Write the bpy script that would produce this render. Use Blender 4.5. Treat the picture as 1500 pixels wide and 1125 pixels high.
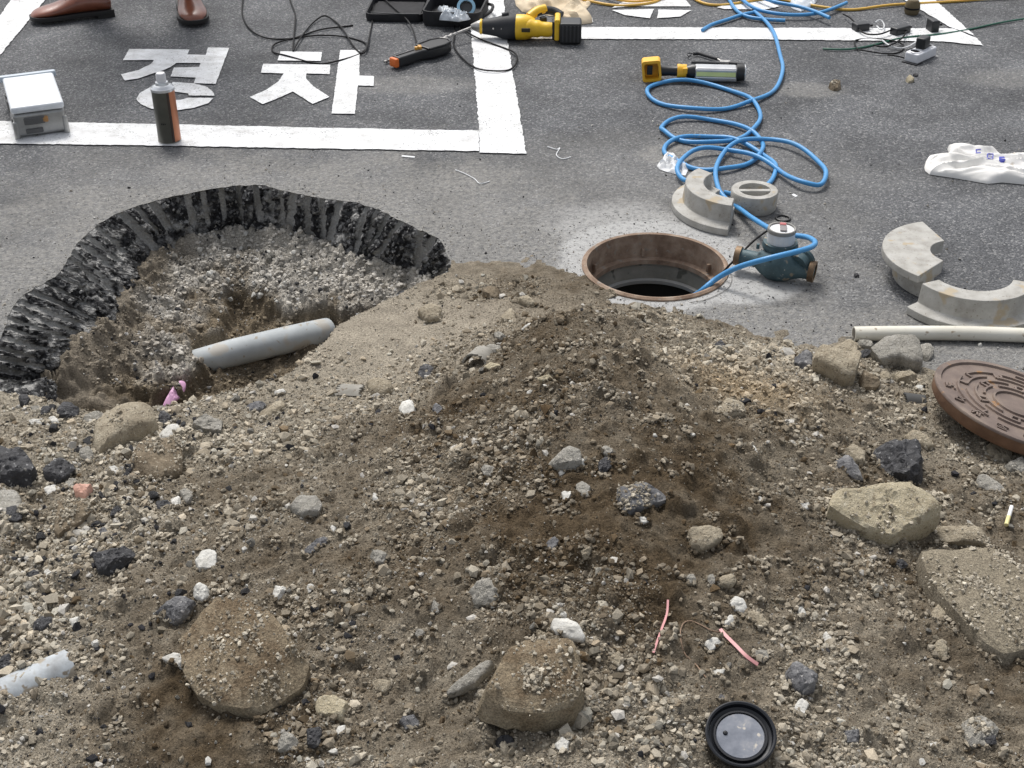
import bpy, bmesh, math, random
import numpy as np
from mathutils import Vector, Matrix, geometry

for o in list(bpy.data.objects): bpy.data.objects.remove(o)
S = bpy.context.scene
COL = S.collection
PI = math.pi
rnd = random.Random(7)
rng = np.random.default_rng(11)

# ---------------------------------------------------------------- camera, sky, sun, exposure
CAM_H, PITCH, FOC = 1.55, math.radians(32.2), 2000.0
cam_d = bpy.data.cameras.new('camera'); cam = bpy.data.objects.new('camera', cam_d); COL.objects.link(cam)
cam.location = (0, 0, CAM_H); cam.rotation_euler = (PI/2-PITCH, 0, 0)
cam_d.sensor_width = 36; cam_d.lens = 36*FOC/1500; cam_d.clip_start = .02; cam_d.clip_end = 500
S.camera = cam

SUN_EL, SUN_ROT = math.radians(58), math.radians(-20)
W = bpy.data.worlds.new('World'); S.world = W; W.use_nodes = True
wn = W.node_tree.nodes; wl = W.node_tree.links
sky = wn.new('ShaderNodeTexSky'); sky.sky_type = 'NISHITA'; sky.sun_disc = False
sky.sun_elevation = SUN_EL; sky.sun_rotation = SUN_ROT
sky.air_density = 1.0; sky.dust_density = 4.0; sky.ozone_density = 1.0
hs = wn.new('ShaderNodeHueSaturation'); hs.inputs['Saturation'].default_value = .30
wl.new(sky.outputs[0], hs.inputs['Color']); wl.new(hs.outputs[0], wn['Background'].inputs['Color'])
wn['Background'].inputs['Strength'].default_value = .125
sd = bpy.data.lights.new('sun', 'SUN'); sd.energy = 1.9; sd.angle = math.radians(16); sd.color = (1, .965, .92)
sun = bpy.data.objects.new('sun', sd); COL.objects.link(sun)
sun.rotation_euler = (-(PI/2-SUN_EL), 0, -SUN_ROT)
S.view_settings.view_transform = 'Standard'; S.view_settings.look = 'None'
S.view_settings.exposure = 0.42; S.view_settings.gamma = 1

# ---------------------------------------------------------------- measuring: photograph pixels (1500 wide) to metres
cp, sp = math.cos(PITCH), math.sin(PITCH)
def ray(px, py):
    u, v = px-750.0, py-562.5
    d = np.array([u, FOC*cp-v*sp, -FOC*sp-v*cp]); return d/np.linalg.norm(d)
def P(px, py, z=0.0):
    d = ray(px, py); t = (CAM_H-z)/-d[2]
    return np.array([0, 0, CAM_H])+d*t
def PV(px, py, z=0.0): return Vector(P(px, py, z))
def sc(L, ox, oy, k): return [(ox+a/k, oy+b/k) for a, b in L]

# ---------------------------------------------------------------- numpy noise
def _h3(i, j, k):
    n = (i*374761393 + j*668265263 + k*2147483647*0 + k*1274126177) & 0xffffffff
    n = ((n ^ (n >> 13))*1274126177) & 0xffffffff
    n = ((n ^ (n >> 16))*2246822519) & 0xffffffff
    return ((n ^ (n >> 15)) & 0xffffff)/float(0xffffff)
def vnoise(p):
    p = np.asarray(p, float); f = np.floor(p); i = f.astype(np.int64); t = p-f; t = t*t*(3-2*t)
    x, y, z = i[..., 0], i[..., 1], i[..., 2]; u, v, w = t[..., 0], t[..., 1], t[..., 2]
    def L(a, b, s): return a+(b-a)*s
    return L(L(L(_h3(x,y,z),_h3(x+1,y,z),u), L(_h3(x,y+1,z),_h3(x+1,y+1,z),u), v),
             L(L(_h3(x,y,z+1),_h3(x+1,y,z+1),u), L(_h3(x,y+1,z+1),_h3(x+1,y+1,z+1),u), v), w)*2-1
def fbm(p, oct=4, gain=.5):
    p = np.asarray(p, float); s = np.zeros(p.shape[:-1]); a = 1.0
    for k in range(oct): s += a*vnoise(p*2.0**k+k*17.3); a *= gain
    return s
def n2(X, Y, sc_, seed=0, oct=3, gain=.5):
    return fbm(np.stack([X*sc_, Y*sc_, np.full_like(X, seed*7.31)], -1), oct, gain)
def tps(pts, vals, smooth=1e-3):
    pts = np.asarray(pts, float); n = len(pts)
    def U(r): return np.where(r > 1e-9, r*r*np.log(np.maximum(r, 1e-9)), 0)
    K = U(np.linalg.norm(pts[:, None]-pts[None], axis=2))+smooth*np.eye(n)
    Pm = np.c_[np.ones(n), pts]; A = np.zeros((n+3, n+3)); A[:n, :n] = K; A[:n, n:] = Pm; A[n:, :n] = Pm.T
    w = np.linalg.solve(A, np.r_[vals, 0, 0, 0])
    def f(X, Y):
        sh = X.shape; q = np.stack([X.ravel(), Y.ravel()], 1); out = np.empty(len(q))
        for a in range(0, len(q), 40000):
            b = q[a:a+40000]; out[a:a+40000] = U(np.linalg.norm(b[:, None]-pts[None], axis=2))@w[:n]+w[n]+b@w[n+1:]
        return out.reshape(sh)
    return f
def inside(X, Y, poly):
    poly = np.asarray(poly); r = np.zeros(X.shape, bool); j = len(poly)-1
    for i in range(len(poly)):
        xi, yi = poly[i]; xj, yj = poly[j]
        c = ((yi > Y) != (yj > Y)) & (X < (xj-xi)*(Y-yi)/(yj-yi+1e-12)+xi); r ^= c; j = i
    return r
def dist_poly(X, Y, poly):
    poly = np.asarray(poly); d = np.full(X.shape, 1e9)
    for i in range(len(poly)):
        a = poly[i-1]; b = poly[i]; ab = b-a
        t = np.clip(((X-a[0])*ab[0]+(Y-a[1])*ab[1])/(ab@ab+1e-12), 0, 1)
        d = np.minimum(d, np.hypot(X-a[0]-t*ab[0], Y-a[1]-t*ab[1]))
    return d

# ---------------------------------------------------------------- materials
def nodes(name):
    m = bpy.data.materials.new(name); m.use_nodes = True
    return m, m.node_tree.nodes, m.node_tree.links, m.node_tree.nodes['Principled BSDF']
def rampn(N, stops):
    r = N.new('ShaderNodeValToRGB'); e = r.color_ramp.elements
    while len(e) < len(stops): e.new(.5)
    for q, (p, c) in zip(e, stops):
        q.position = p; q.color = (c[0], c[1], c[2], 1) if not isinstance(c, (int, float)) else (c, c, c, 1)
    return r
def noise_n(N, Lk, coord, scale, detail=6, rough=.6):
    t = N.new('ShaderNodeTexNoise'); t.inputs['Scale'].default_value = scale; t.inputs['Detail'].default_value = detail
    t.inputs['Roughness'].default_value = rough; Lk.new(coord, t.inputs['Vector']); return t
def mixc(N, Lk, fac, a, b, mode='MIX'):
    m = N.new('ShaderNodeMix'); m.data_type = 'RGBA'; m.blend_type = mode
    for v, s in ((fac, m.inputs[0]), (a, m.inputs[6]), (b, m.inputs[7])):
        if isinstance(v, (int, float)): s.default_value = v
        elif isinstance(v, tuple): s.default_value = (*v, 1)
        else: Lk.new(v, s)
    return m.outputs[2]
def mth(N, Lk, op, a, b=0.0, clamp=False):
    m = N.new('ShaderNodeMath'); m.operation = op; m.use_clamp = clamp
    for v, s in ((a, m.inputs[0]), (b, m.inputs[1])):
        if isinstance(v, (int, float)): s.default_value = v
        else: Lk.new(v, s)
    return m.outputs[0]
MATS = {}
def mat(name, stops, scale=30, rough=.7, bump=.3, bscale=200, bdist=.002, metal=0, spec=.4, detail=8, speck=None, coat=0, trans=0, coord='Object'):
    if name in MATS: return MATS[name]
    m, N, Lk, B = nodes(name)
    tc = N.new('ShaderNodeTexCoord'); co = tc.outputs[coord]
    if len(stops) == 1: stops = [(.3, tuple(x*.9 for x in stops[0])), (.7, tuple(x*1.08 for x in stops[0]))]
    t = noise_n(N, Lk, co, scale, detail); r = rampn(N, stops); Lk.new(t.outputs[0], r.inputs[0]); c = r.outputs[0]
    if speck:
        for ssc, thr, scol in speck:
            t2 = noise_n(N, Lk, co, ssc, 2); r2 = rampn(N, [(thr, 0), (thr+.06, 1)]); Lk.new(t2.outputs[0], r2.inputs[0])
            c = mixc(N, Lk, r2.outputs[0], c, scol)
    Lk.new(c, B.inputs['Base Color']); B.inputs['Roughness'].default_value = rough; B.inputs['Metallic'].default_value = metal
    B.inputs['Specular IOR Level'].default_value = spec; B.inputs['Coat Weight'].default_value = coat
    B.inputs['Transmission Weight'].default_value = trans
    if bump:
        b = N.new('ShaderNodeBump'); b.inputs['Strength'].default_value = bump; b.inputs['Distance'].default_value = bdist
        t3 = noise_n(N, Lk, co, bscale, 5, .65); Lk.new(t3.outputs[0], b.inputs['Height']); Lk.new(b.outputs[0], B.inputs['Normal'])
    MATS[name] = m; return m
def flat(name, c, rough=.5, metal=0, spec=.5, bump=.08, bscale=300): return mat(name, [c], 25, rough, bump, bscale, .001, metal, spec, 4)
def attr_mat(name, rough=.95, nsc=250, lo=.72, hi=1.25, bump=.5, bscale=350, bdist=.003, spec=.15):
    m, N, Lk, B = nodes(name)
    a = N.new('ShaderNodeAttribute'); a.attribute_name = 'Col'
    g = N.new('ShaderNodeNewGeometry'); t = noise_n(N, Lk, g.outputs['Position'], nsc, 4, .7)
    r = rampn(N, [(.3, lo), (.7, hi)]); Lk.new(t.outputs[0], r.inputs[0])
    Lk.new(mixc(N, Lk, 1.0, a.outputs['Color'], r.outputs[0], 'MULTIPLY'), B.inputs['Base Color'])
    B.inputs['Roughness'].default_value = rough; B.inputs['Specular IOR Level'].default_value = spec
    b = N.new('ShaderNodeBump'); b.inputs['Strength'].default_value = bump; b.inputs['Distance'].default_value = bdist
    t3 = noise_n(N, Lk, g.outputs['Position'], bscale, 4, .7); Lk.new(t3.outputs[0], b.inputs['Height']); Lk.new(b.outputs[0], B.inputs['Normal'])
    return m

# ---------------------------------------------------------------- mesh helpers
def tag(o, label=None, cat=None, group=None, kind=None):
    if label: o['label'] = label
    if cat: o['category'] = cat
    if group: o['group'] = group
    if kind: o['kind'] = kind
    return o
def link(name, me, mat_=None, parent=None, smooth=False, loc=None):
    if mat_ is not None: me.materials.append(mat_)
    if smooth: me.polygons.foreach_set('use_smooth', [True]*len(me.polygons))
    o = bpy.data.objects.new(name, me); COL.objects.link(o)
    if parent is not None: o.parent = parent
    if loc is not None: o.location = loc
    return o
def npmesh(name, V, F, cols=None):
    V = np.asarray(V, np.float32); F = np.asarray(F, np.int32); k = F.shape[1]
    me = bpy.data.meshes.new(name); me.vertices.add(len(V)); me.vertices.foreach_set('co', V.ravel())
    me.loops.add(F.size); me.loops.foreach_set('vertex_index', F.ravel())
    me.polygons.add(len(F)); me.polygons.foreach_set('loop_start', np.arange(0, F.size, k, dtype=np.int32))
    me.polygons.foreach_set('loop_total', np.full(len(F), k, np.int32))
    if cols is not None:
        a = me.color_attributes.new('Col', 'FLOAT_COLOR', 'POINT')
        a.data.foreach_set('color', np.c_[cols, np.ones(len(cols))].astype(np.float32).ravel())
    me.polygons.foreach_set('use_smooth', np.zeros(len(F), bool))
    me.update(); me.validate(); return me
def thing(name, label, cat, loc=(0, 0, 0), rz=0, group=None, rot=None):
    o = bpy.data.objects.new(name, None); COL.objects.link(o); o.location = loc
    o.rotation_euler = rot if rot else (0, 0, rz); o.empty_display_size = .05
    return tag(o, label, cat, group)
class MB:
    def __init__(s): s.v = []; s.f = []
    def add(s, V, F, M=None):
        b = len(s.v)
        for p in V:
            p = Vector(p); s.v.append(M@p if M is not None else p)
        s.f += [tuple(b+i for i in q) for q in F]; return s
    def box(s, c, d, M=None, rz=0, ry=0, rx=0):
        x, y, z = d[0]/2, d[1]/2, d[2]/2
        V = [(-x,-y,-z),(x,-y,-z),(x,y,-z),(-x,y,-z),(-x,-y,z),(x,-y,z),(x,y,z),(-x,y,z)]
        T = Matrix.Translation(c)@Matrix.Rotation(rz,4,'Z')@Matrix.Rotation(ry,4,'Y')@Matrix.Rotation(rx,4,'X')
        if M is not None: T = M@T
        return s.add(V, [(0,3,2,1),(4,5,6,7),(0,1,5,4),(1,2,6,5),(2,3,7,6),(3,0,4,7)], T)
    def lathe(s, prof, n=32, M=None, a0=0, a1=2*PI, caps=True):
        full = abs(a1-a0-2*PI) < 1e-6; k = n if full else n+1; V = []; m = len(prof)
        for i in range(k):
            a = a0+(a1-a0)*i/n
            for r, z in prof: V.append((r*math.cos(a), r*math.sin(a), z))
        F = []
        for i in range(n):
            j = (i+1) % k
            for q in range(m-1): F.append((i*m+q, j*m+q, j*m+q+1, i*m+q+1))
        if full and caps:
            if prof[0][0] > 1e-6: F.append(tuple(i*m for i in range(k))[::-1])
            if prof[-1][0] > 1e-6: F.append(tuple(i*m+m-1 for i in range(k)))
        if not full and caps: F += [tuple(range(m)), tuple(range(n*m, n*m+m))[::-1]]
        return s.add(V, F, M)
    def ring(s, prof, n=48, M=None, a0=0, a1=2*PI): # closed profile
        return s.lathe(prof+[prof[0]], n, M, a0, a1, caps=False) if abs(a1-a0-2*PI) < 1e-6 else s._seg(prof, n, M, a0, a1)
    def _seg(s, prof, n, M, a0, a1):
        m = len(prof); V = []; F = []
        for i in range(n+1):
            a = a0+(a1-a0)*i/n
            for r, z in prof: V.append((r*math.cos(a), r*math.sin(a), z))
        for i in range(n):
            for q in range(m): F.append((i*m+q, (i+1)*m+q, (i+1)*m+(q+1) % m, i*m+(q+1) % m))
        F += [tuple(range(m)), tuple(range(n*m, n*m+m))[::-1]]
        return s.add(V, F, M)
    def tube(s, pts, r, n=8, closed=False):
        pts = [Vector(p) for p in pts]; m = len(pts); rr = r if isinstance(r, (list, tuple)) else [r]*m
        up = Vector((0, 0, 1)); V = []; F = []; prev = None
        for i, p in enumerate(pts):
            d = (pts[min(i+1, m-1)]-pts[max(i-1, 0)]).normalized()
            if prev is None:
                a = d.cross(up); a = a.normalized() if a.length > 1e-4 else Vector((1, 0, 0))
            else:
                a = prev-d*prev.dot(d); a = a.normalized() if a.length > 1e-6 else d.orthogonal().normalized()
            prev = a; b = d.cross(a)
            for k in range(n):
                t = 2*PI*k/n; V.append(p+(a*math.cos(t)+b*math.sin(t))*rr[i])
        for i in range(m-1):
            for k in range(n): F.append((i*n+k, i*n+(k+1) % n, (i+1)*n+(k+1) % n, (i+1)*n+k))
        F += [tuple(range(n))[::-1], tuple(range((m-1)*n, m*n))]
        return s.add(V, F)
    def prism(s, poly, z0, z1, M=None):
        n = len(poly); V = [(x, y, z0) for x, y in poly]+[(x, y, z1) for x, y in poly]
        F = [tuple(range(n))[::-1], tuple(range(n, 2*n))]+[(i, (i+1) % n, n+(i+1) % n, n+i) for i in range(n)]
        return s.add(V, F, M)
    def build(s, name, m, parent=None, smooth=False, bevel=0, sub=0, loc=None, seg=2):
        me = bpy.data.meshes.new(name); me.from_pydata([tuple(v) for v in s.v], [], s.f); me.update()
        bm = bmesh.new(); bm.from_mesh(me); bmesh.ops.recalc_face_normals(bm, faces=bm.faces); bm.to_mesh(me); bm.free()
        o = link(name, me, m, parent, smooth or bevel > 0, loc)
        if bevel:
            b = o.modifiers.new('bevel', 'BEVEL'); b.width = bevel; b.segments = seg; b.limit_method = 'ANGLE'; b.angle_limit = .6
            o.modifiers.new('wn', 'WEIGHTED_NORMAL')
        if sub: q = o.modifiers.new('sub', 'SUBSURF'); q.levels = sub; q.render_levels = sub
        if smooth and not bevel and not sub:
            try: me.set_sharp_from_angle(angle=.7)
            except Exception: pass
        return o
def spline(pts, per=6):
    pts = [np.asarray(p, float) for p in pts]; out = []; n = len(pts)
    for i in range(n-1):
        p0, p1, p2, p3 = pts[max(i-1, 0)], pts[i], pts[i+1], pts[min(i+2, n-1)]
        for k in range(per):
            t = k/per; out.append(.5*(2*p1+(p2-p0)*t+(2*p0-5*p1+4*p2-p3)*t*t+(3*p1-p0-3*p2+p3)*t**3))
    out.append(pts[-1]); return out
def gpath(L, r, z=0, wob=0, per=6, seed=0):
    q = spline([P(a, b, r+z) for a, b in L], per)
    for _ in range(per): q = [q[0]]+[(q[i-1]+2*q[i]+q[i+1])/4 for i in range(1, len(q)-1)]+[q[-1]]
    if wob: q = [p+np.array([0, 0, wob*(.5+.5*math.sin(i*.37+seed))]) for i, p in enumerate(q)]
    return q
def aim(p0, p1): # matrix with local z along p0->p1 at p0
    d = (Vector(p1)-Vector(p0)); return Matrix.Translation(Vector(p0))@d.to_track_quat('Z', 'Y').to_matrix().to_4x4()

# ---------------------------------------------------------------- terrain definition
RIM_PX = [(345,273),(380,271),(416,279),(458,288),(509,295),(547,305),(580,320),(618,338),(643,352),(656,375),(658,396),(640,408),
          (600,425),(560,446),(497,478),(480,497),(440,532),(428,549),(380,566),(330,582),(250,600),(180,612),(112,607),(80,592),(40,580),(-20,572),(-45,548),
          (-15,522),(3,490),(17,452),(38,430),(67,413),(90,397),(110,362),(131,340),(160,318),(192,305),(243,290),(288,281)]
BASE_PX = [(345,337),(380,343),(410,347),(458,358),(490,376),(520,384),(545,386),(605,401),(628,412),(636,420),(634,424),(622,426),
          (590,438),(552,460),(490,492),(474,510),(436,545),(424,560),(376,575),(328,592),(250,610),(190,618),(150,600),(125,585),(105,575),(75,568),(66,562),
          (90,545),(115,520),(137,497),(152,482),(165,472),(178,455),(188,433),(205,408),(225,385),(245,371),(275,358),(310,346)]
RIMZ, BASEZ = 0.0, -.135
RIM = np.array([P(a, b, RIMZ)[:2] for a, b in RIM_PX])
BASE = np.array([P(a, b, BASEZ)[:2] for a, b in BASE_PX])
for i in range(10, 25):   # near side of the hole: plain vertical cut below the dusty rim
    c0 = RIM.mean(0); BASE[i] = RIM[i]+(c0-RIM[i])/np.linalg.norm(c0-RIM[i])*.012
def resamp(A, B, step):
    a = []; b = []
    n = len(A)
    for i in range(n):
        p0, p1, p2, p3 = A[i-1], A[i], A[(i+1) % n], A[(i+2) % n]; q0, q1, q2, q3 = B[i-1], B[i], B[(i+1) % n], B[(i+2) % n]
        k = max(2, int(np.linalg.norm(p2-p1)/step))
        for j in range(k):
            t = j/k; h = lambda e0, e1, e2, e3: .5*(2*e1+(e2-e0)*t+(2*e0-5*e1+4*e2-e3)*t*t+(3*e1-e0-3*e2+e3)*t**3)
            a.append(h(p0, p1, p2, p3)); b.append(h(q0, q1, q2, q3))
    return np.array(a), np.array(b)
RIMF, BASEF = resamp(RIM, BASE, .0029)
RIMF = RIMF+np.stack([n2(RIMF[:, 0], RIMF[:, 1], 45, 31, 3), n2(RIMF[:, 0], RIMF[:, 1], 45, 32, 3)], 1)*.0045
RIMC = RIMF[::6]
MH = np.array([.353, 3.006])      # manhole centre
MH_RO, MH_RI = .181, .167

HZ = [(830,462,.200),(900,485,.185),(760,495,.130),(700,530,.070),(620,560,.030),(560,590,.030),(450,620,.035),(350,650,.045),(250,650,.035),(150,640,.03),(50,640,.03),
 (1000,535,.150),(1100,575,.105),(1180,585,.060),(1250,560,.025),(1320,600,.030),(1400,670,.030),(1490,720,.035),
 (830,600,.215),(700,650,.165),(550,700,.125),(400,750,.10),(200,750,.07),(50,750,.06),(950,650,.205),(1100,700,.155),(1250,730,.10),(1400,780,.075),(1490,830,.065),
 (830,800,.215),(600,850,.16),(400,900,.12),(200,900,.09),(50,950,.08),(1000,850,.175),(1200,900,.13),(1400,950,.10),
 (830,1000,.175),(600,1050,.14),(300,1050,.105),(50,1100,.08),(1050,1050,.15),(1300,1080,.115),(1480,1100,.09),
 (750,1350,.10),(100,1350,.05),(1450,1350,.06),(750,1750,0),(-350,900,.05),(-350,1300,.03),(1850,900,.04),(1900,1300,.03),(-900,1000,-.02),(2400,1000,-.02),(750,2600,-.03),(-300,2200,-.02),(1800,2200,-.02),
 (-350,650,.01),(-40,615,.015),(120,618,.02),(250,612,.018),(340,590,.014),(430,555,.010),(500,485,.008),(600,430,.008),(655,400,.008),(560,520,.010),(650,470,.020),(720,430,.018),(790,415,.010),
 (700,372,-.006),(770,368,-.006),(830,400,-.002),(850,425,.005),(900,444,.008),(960,456,.006),(1030,466,-.003),(1090,484,-.003),(1160,498,-.002),(1235,504,-.001),
 (660,360,-.02),(750,340,-.02),(1100,440,-.012),(1180,470,-.010),(1250,480,-.010),(1400,520,-.015),(1500,560,-.012),(1365,560,.004),(1420,625,.012),(1600,650,-.005),(1700,600,-.03),(960,300,-.03),(1500,450,-.03),
 (600,200,-.05),(100,300,-.05),(-200,500,-.02)]
_q = np.array([P(a, b, z)[:2] for a, b, z in HZ])
soil_base = tps(_q, np.array([z for *_, z in HZ]), 2e-4)
PZ = [(350,345,-.135),(420,355,-.14),(480,385,-.15),(540,395,-.15),(600,410,-.16),(300,360,-.14),(240,400,-.15),(200,440,-.16),(170,490,-.17),(120,540,-.18),
 (350,400,-.17),(430,420,-.19),(300,420,-.19),(250,450,-.22),(500,410,-.20),(560,420,-.20),(350,440,-.22),(420,455,-.27),(470,440,-.27),(550,440,-.30),
 (300,490,-.31),(380,475,-.33),(480,470,-.345),(220,500,-.30),(170,540,-.32),(120,575,-.34),(400,520,-.375),(300,550,-.40),(200,570,-.42),(150,595,-.43),(250,590,-.43),(350,560,-.41),(450,520,-.40),(520,470,-.38),(560,455,-.36)]
_q = np.array([P(a, b, z)[:2] for a, b, z in PZ]); _q = np.r_[_q, [[-.3,2.85],[-.6,2.7],[-.9,2.65],[-.45,2.6],[-.2,2.95]]]
_back = np.r_[BASE[27:], BASE[:10]]
def dist_line(X, Y, L):
    d = np.full(X.shape, 1e9)
    for a, b in zip(L[:-1], L[1:]):
        ab = b-a; t = np.clip(((X-a[0])*ab[0]+(Y-a[1])*ab[1])/(ab@ab+1e-12), 0, 1); d = np.minimum(d, np.hypot(X-a[0]-t*ab[0], Y-a[1]-t*ab[1]))
    return d
def pit_base(X, Y):
    u = np.where(inside(X, Y, BASE), dist_line(X, Y, _back), 0)+n2(X, Y, 9, 61, 3)*.020+n2(X, Y, 28, 64, 3)*.013+n2(X, Y, 75, 65, 2)*.006
    Dm = np.interp(X, [-1.15,-.98,-.80,-.60,-.40,-.28], [-.40,-.40,-.31,-.262,-.235,-.18]); Lr = np.interp(X, [-1.15,-.98,-.80,-.50,-.30], [.17,.24,.40,.33,.16])
    k_ = np.clip(u/Lr, 0, 1); st = np.clip((u-Lr*.55)/.035, 0, 1); st = st*st*(3-2*st)
    return BASEZ+.022*np.exp(-(np.maximum(u, 0)/.03)**2)+(Dm-BASEZ)*(.72*k_**1.15+.28*st)-.06*np.clip((u-.46)/.08, 0, 1)

GX0, GX1, GY0, GY1, GR = -1.42, 1.55, .95, 3.32, .0046
gx = np.arange(GX0, GX1, GR); gy = np.arange(GY0, GY1, GR); GXX, GYY = np.meshgrid(gx, gy)
Hb = soil_base(GXX[::6, ::6], GYY[::6, ::6])
def up6(A):
    xi = np.arange(len(gx))/6; yi = np.arange(len(gy))/6
    x0 = np.minimum(xi.astype(int), A.shape[1]-2); y0 = np.minimum(yi.astype(int), A.shape[0]-2); tx = (xi-x0)[None]; ty = (yi-y0)[:, None]
    a = A[y0][:, x0]; b = A[y0][:, x0+1]; c = A[y0+1][:, x0]; d = A[y0+1][:, x0+1]
    return (a*(1-tx)+b*tx)*(1-ty)+(c*(1-tx)+d*tx)*ty
Hb = up6(Hb)
d_rim = up6(dist_poly(GXX[::6, ::6], GYY[::6, ::6], RIMC))
rough_w = np.clip(Hb/.05, .0, 1)                      # thin dusty apron stays smooth
smooth_zone = up6(np.exp(-(((GXX[::6, ::6]+.27)/.36)**2+((GYY[::6, ::6]-2.66)/.22)**2)))
rough_w = rough_w*(1-.75*smooth_zone)
big = n2(GXX, GYY, 5, 1, 3)*.016+np.abs(n2(GXX, GYY, 14, 2, 3))*.012
med = (1-np.abs(n2(GXX, GYY, 38, 3, 3)))*.007+np.maximum(n2(GXX, GYY, 70, 4, 2), 0)*.006
fine = np.maximum(n2(GXX, GYY, 120, 5, 2), -.2)*.0035
HS = Hb+(big+med-.006)*rough_w+fine*(.25+.75*rough_w)
HS = HS+(n2(GXX, GYY, 16, 6, 4)*.0055+n2(GXX, GYY, 60, 7, 2)*.003)*np.clip(1-Hb/.05, 0, 1)*(1-.8*smooth_zone)
_lr = np.random.default_rng(5)
for _ in range(900):
    lx, ly = _lr.uniform(-1.1, 1.2), _lr.uniform(1.1, 2.75); lr = .006+.022*_lr.random()**2.2
    if abs(lx) > ly*.385+.2: continue
    i0, j0 = int((lx-GX0)/GR), int((ly-GY0)/GR); w = int(lr*1.5/GR)+2
    a0, a1, b0, b1 = max(j0-w, 0), min(j0+w, len(gy)), max(i0-w, 0), min(i0+w, len(gx))
    if a1-a0 < 3 or b1-b0 < 3: continue
    xx, yy = GXX[a0:a1, b0:b1], GYY[a0:a1, b0:b1]; wt = rough_w[min(j0, len(gy)-1), min(i0, len(gx)-1)]
    dd_ = np.hypot((xx-lx)*(1+.4*_lr.random()), yy-ly)/lr*(1+.35*n2(xx, yy, 55, int(_*3) % 97, 2))
    HS[a0:a1, b0:b1] += wt*lr*.62*np.sqrt(np.clip(1-dd_**2, 0, 1))
def soil_at(x, y):
    i = np.clip((np.asarray(x)-GX0)/GR, 0, len(gx)-1.001); j = np.clip((np.asarray(y)-GY0)/GR, 0, len(gy)-1.001)
    a = i.astype(int); b = j.astype(int); t = i-a; u = j-b
    z = (HS[b, a]*(1-t)+HS[b, a+1]*t)*(1-u)+(HS[b+1, a]*(1-t)+HS[b+1, a+1]*t)*u
    out = (np.asarray(x) < GX0) | (np.asarray(x) > GX1) | (np.asarray(y) > GY1) | (np.asarray(y) < GY0)
    return np.where(out, -1, z)
PGR = .005
pgx = np.arange(RIM[:, 0].min()-.05, RIM[:, 0].max()+.05, PGR); pgy = np.arange(RIM[:, 1].min()-.05, RIM[:, 1].max()+.05, PGR)
PXX, PYY = np.meshgrid(pgx, pgy)
HP = pit_base(PXX, PYY)+n2(PXX, PYY, 7, 8, 4)*.012+np.abs(n2(PXX, PYY, 22, 9, 3))*.016+np.maximum(n2(PXX, PYY, 60, 10, 2), 0)*.014+np.abs(n2(PXX, PYY, 34, 12, 2))*.012-.010
_pl = np.array([P(318,523,-.225)[:2], P(340,517,-.222)[:2], P(420,498,-.222)[:2], P(470,488,-.222)[:2]])
_pd = dist_line(PXX, PYY, _pl); HP = np.where(_pd < .075, np.minimum(HP, -.236-.012*n2(PXX, PYY, 30, 77, 3)+np.clip(_pd-.045, 0, 1)*2.0), HP)
def pit_at(x, y):
    i = np.clip((np.asarray(x)-pgx[0])/PGR, 0, len(pgx)-1.001); j = np.clip((np.asarray(y)-pgy[0])/PGR, 0, len(pgy)-1.001)
    a = i.astype(int); b = j.astype(int); t = i-a; u = j-b
    return (HP[b, a]*(1-t)+HP[b, a+1]*t)*(1-u)+(HP[b+1, a]*(1-t)+HP[b+1, a+1]*t)*u
def surf_at(x, y):
    x = np.asarray(x, float); y = np.asarray(y, float)
    g = np.maximum(soil_at(x, y), 0.0); return np.where(inside(x, y, RIMC), pit_at(x, y), g)
def hit(px, py):
    d = ray(px, py); t = np.arange(1.2, 7.5, .002); pts = np.array([0, 0, CAM_H])+t[:, None]*d
    b = pts[:, 2] <= surf_at(pts[:, 0], pts[:, 1]); i = int(np.argmax(b)) if b.any() else len(t)-1
    return pts[i]
def nrm_at(x, y, e=.03):
    n = np.array([float(surf_at(x-e, y)-surf_at(x+e, y)), float(surf_at(x, y-e)-surf_at(x, y+e)), 2*e]); return n/np.linalg.norm(n)
def ppm(p): # pixels per metre (of the 1500-pixel photograph) at a point
    r = p-np.array([0, 0, CAM_H]); return FOC/(r[1]*cp-r[2]*sp)

# dryness of the soil: 0 dark and damp, 1 pale and dry
DRY = [(830,560,.25),(950,620,.3),(830,700,.12),(700,800,.2),(1000,750,.08),(1100,800,.05),(900,950,.1),(950,1000,.15),(1050,900,.1),(600,650,.28),(550,800,.5),(450,750,.5),
 (300,700,.5),(100,700,.75),(50,850,.8),(100,1000,.7),(200,900,.45),(250,1050,.2),(350,950,.2),(600,950,.45),(560,1080,.4),(650,1020,.3),(750,1100,.6),(900,1100,.6),(1000,1050,.5),
 (1200,1000,.45),(1150,1080,.6),(1350,1080,.5),(1400,1000,.35),(1300,900,.4),(1180,850,.2),(1150,650,.35),(1050,560,.7),(1130,590,.8),(1000,500,.75),(900,480,.6),(780,520,.1),
 (740,480,.4),(720,415,.5),(780,400,.35),(600,480,.95),(500,540,.95),(450,590,.8),(350,600,.85),(250,620,.85),(100,600,.85),(20,620,.85),(1250,620,.25),(1330,660,.5),(1450,720,.5),(1480,1050,.3),
 (850,430,.5),(960,455,.6),(1100,490,.8),(1200,500,.8),(1300,560,.6)]
dry_f = tps(np.array([P(a, b, .1)[:2] for a, b, _ in DRY]), np.array([v for *_, v in DRY]), 4e-3)
DRYG = up6(np.clip(dry_f(GXX[::6, ::6], GYY[::6, ::6]), 0, 1))
DRYG = np.clip(DRYG+n2(GXX, GYY, 6, 21, 4)*.30+n2(GXX, GYY, 34, 22, 3)*.16, 0, 1)
TANG = up6(np.exp(-(((GXX[::6, ::6]-.46)/.13)**2+((GYY[::6, ::6]-2.28)/.10)**2)))*.9
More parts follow.
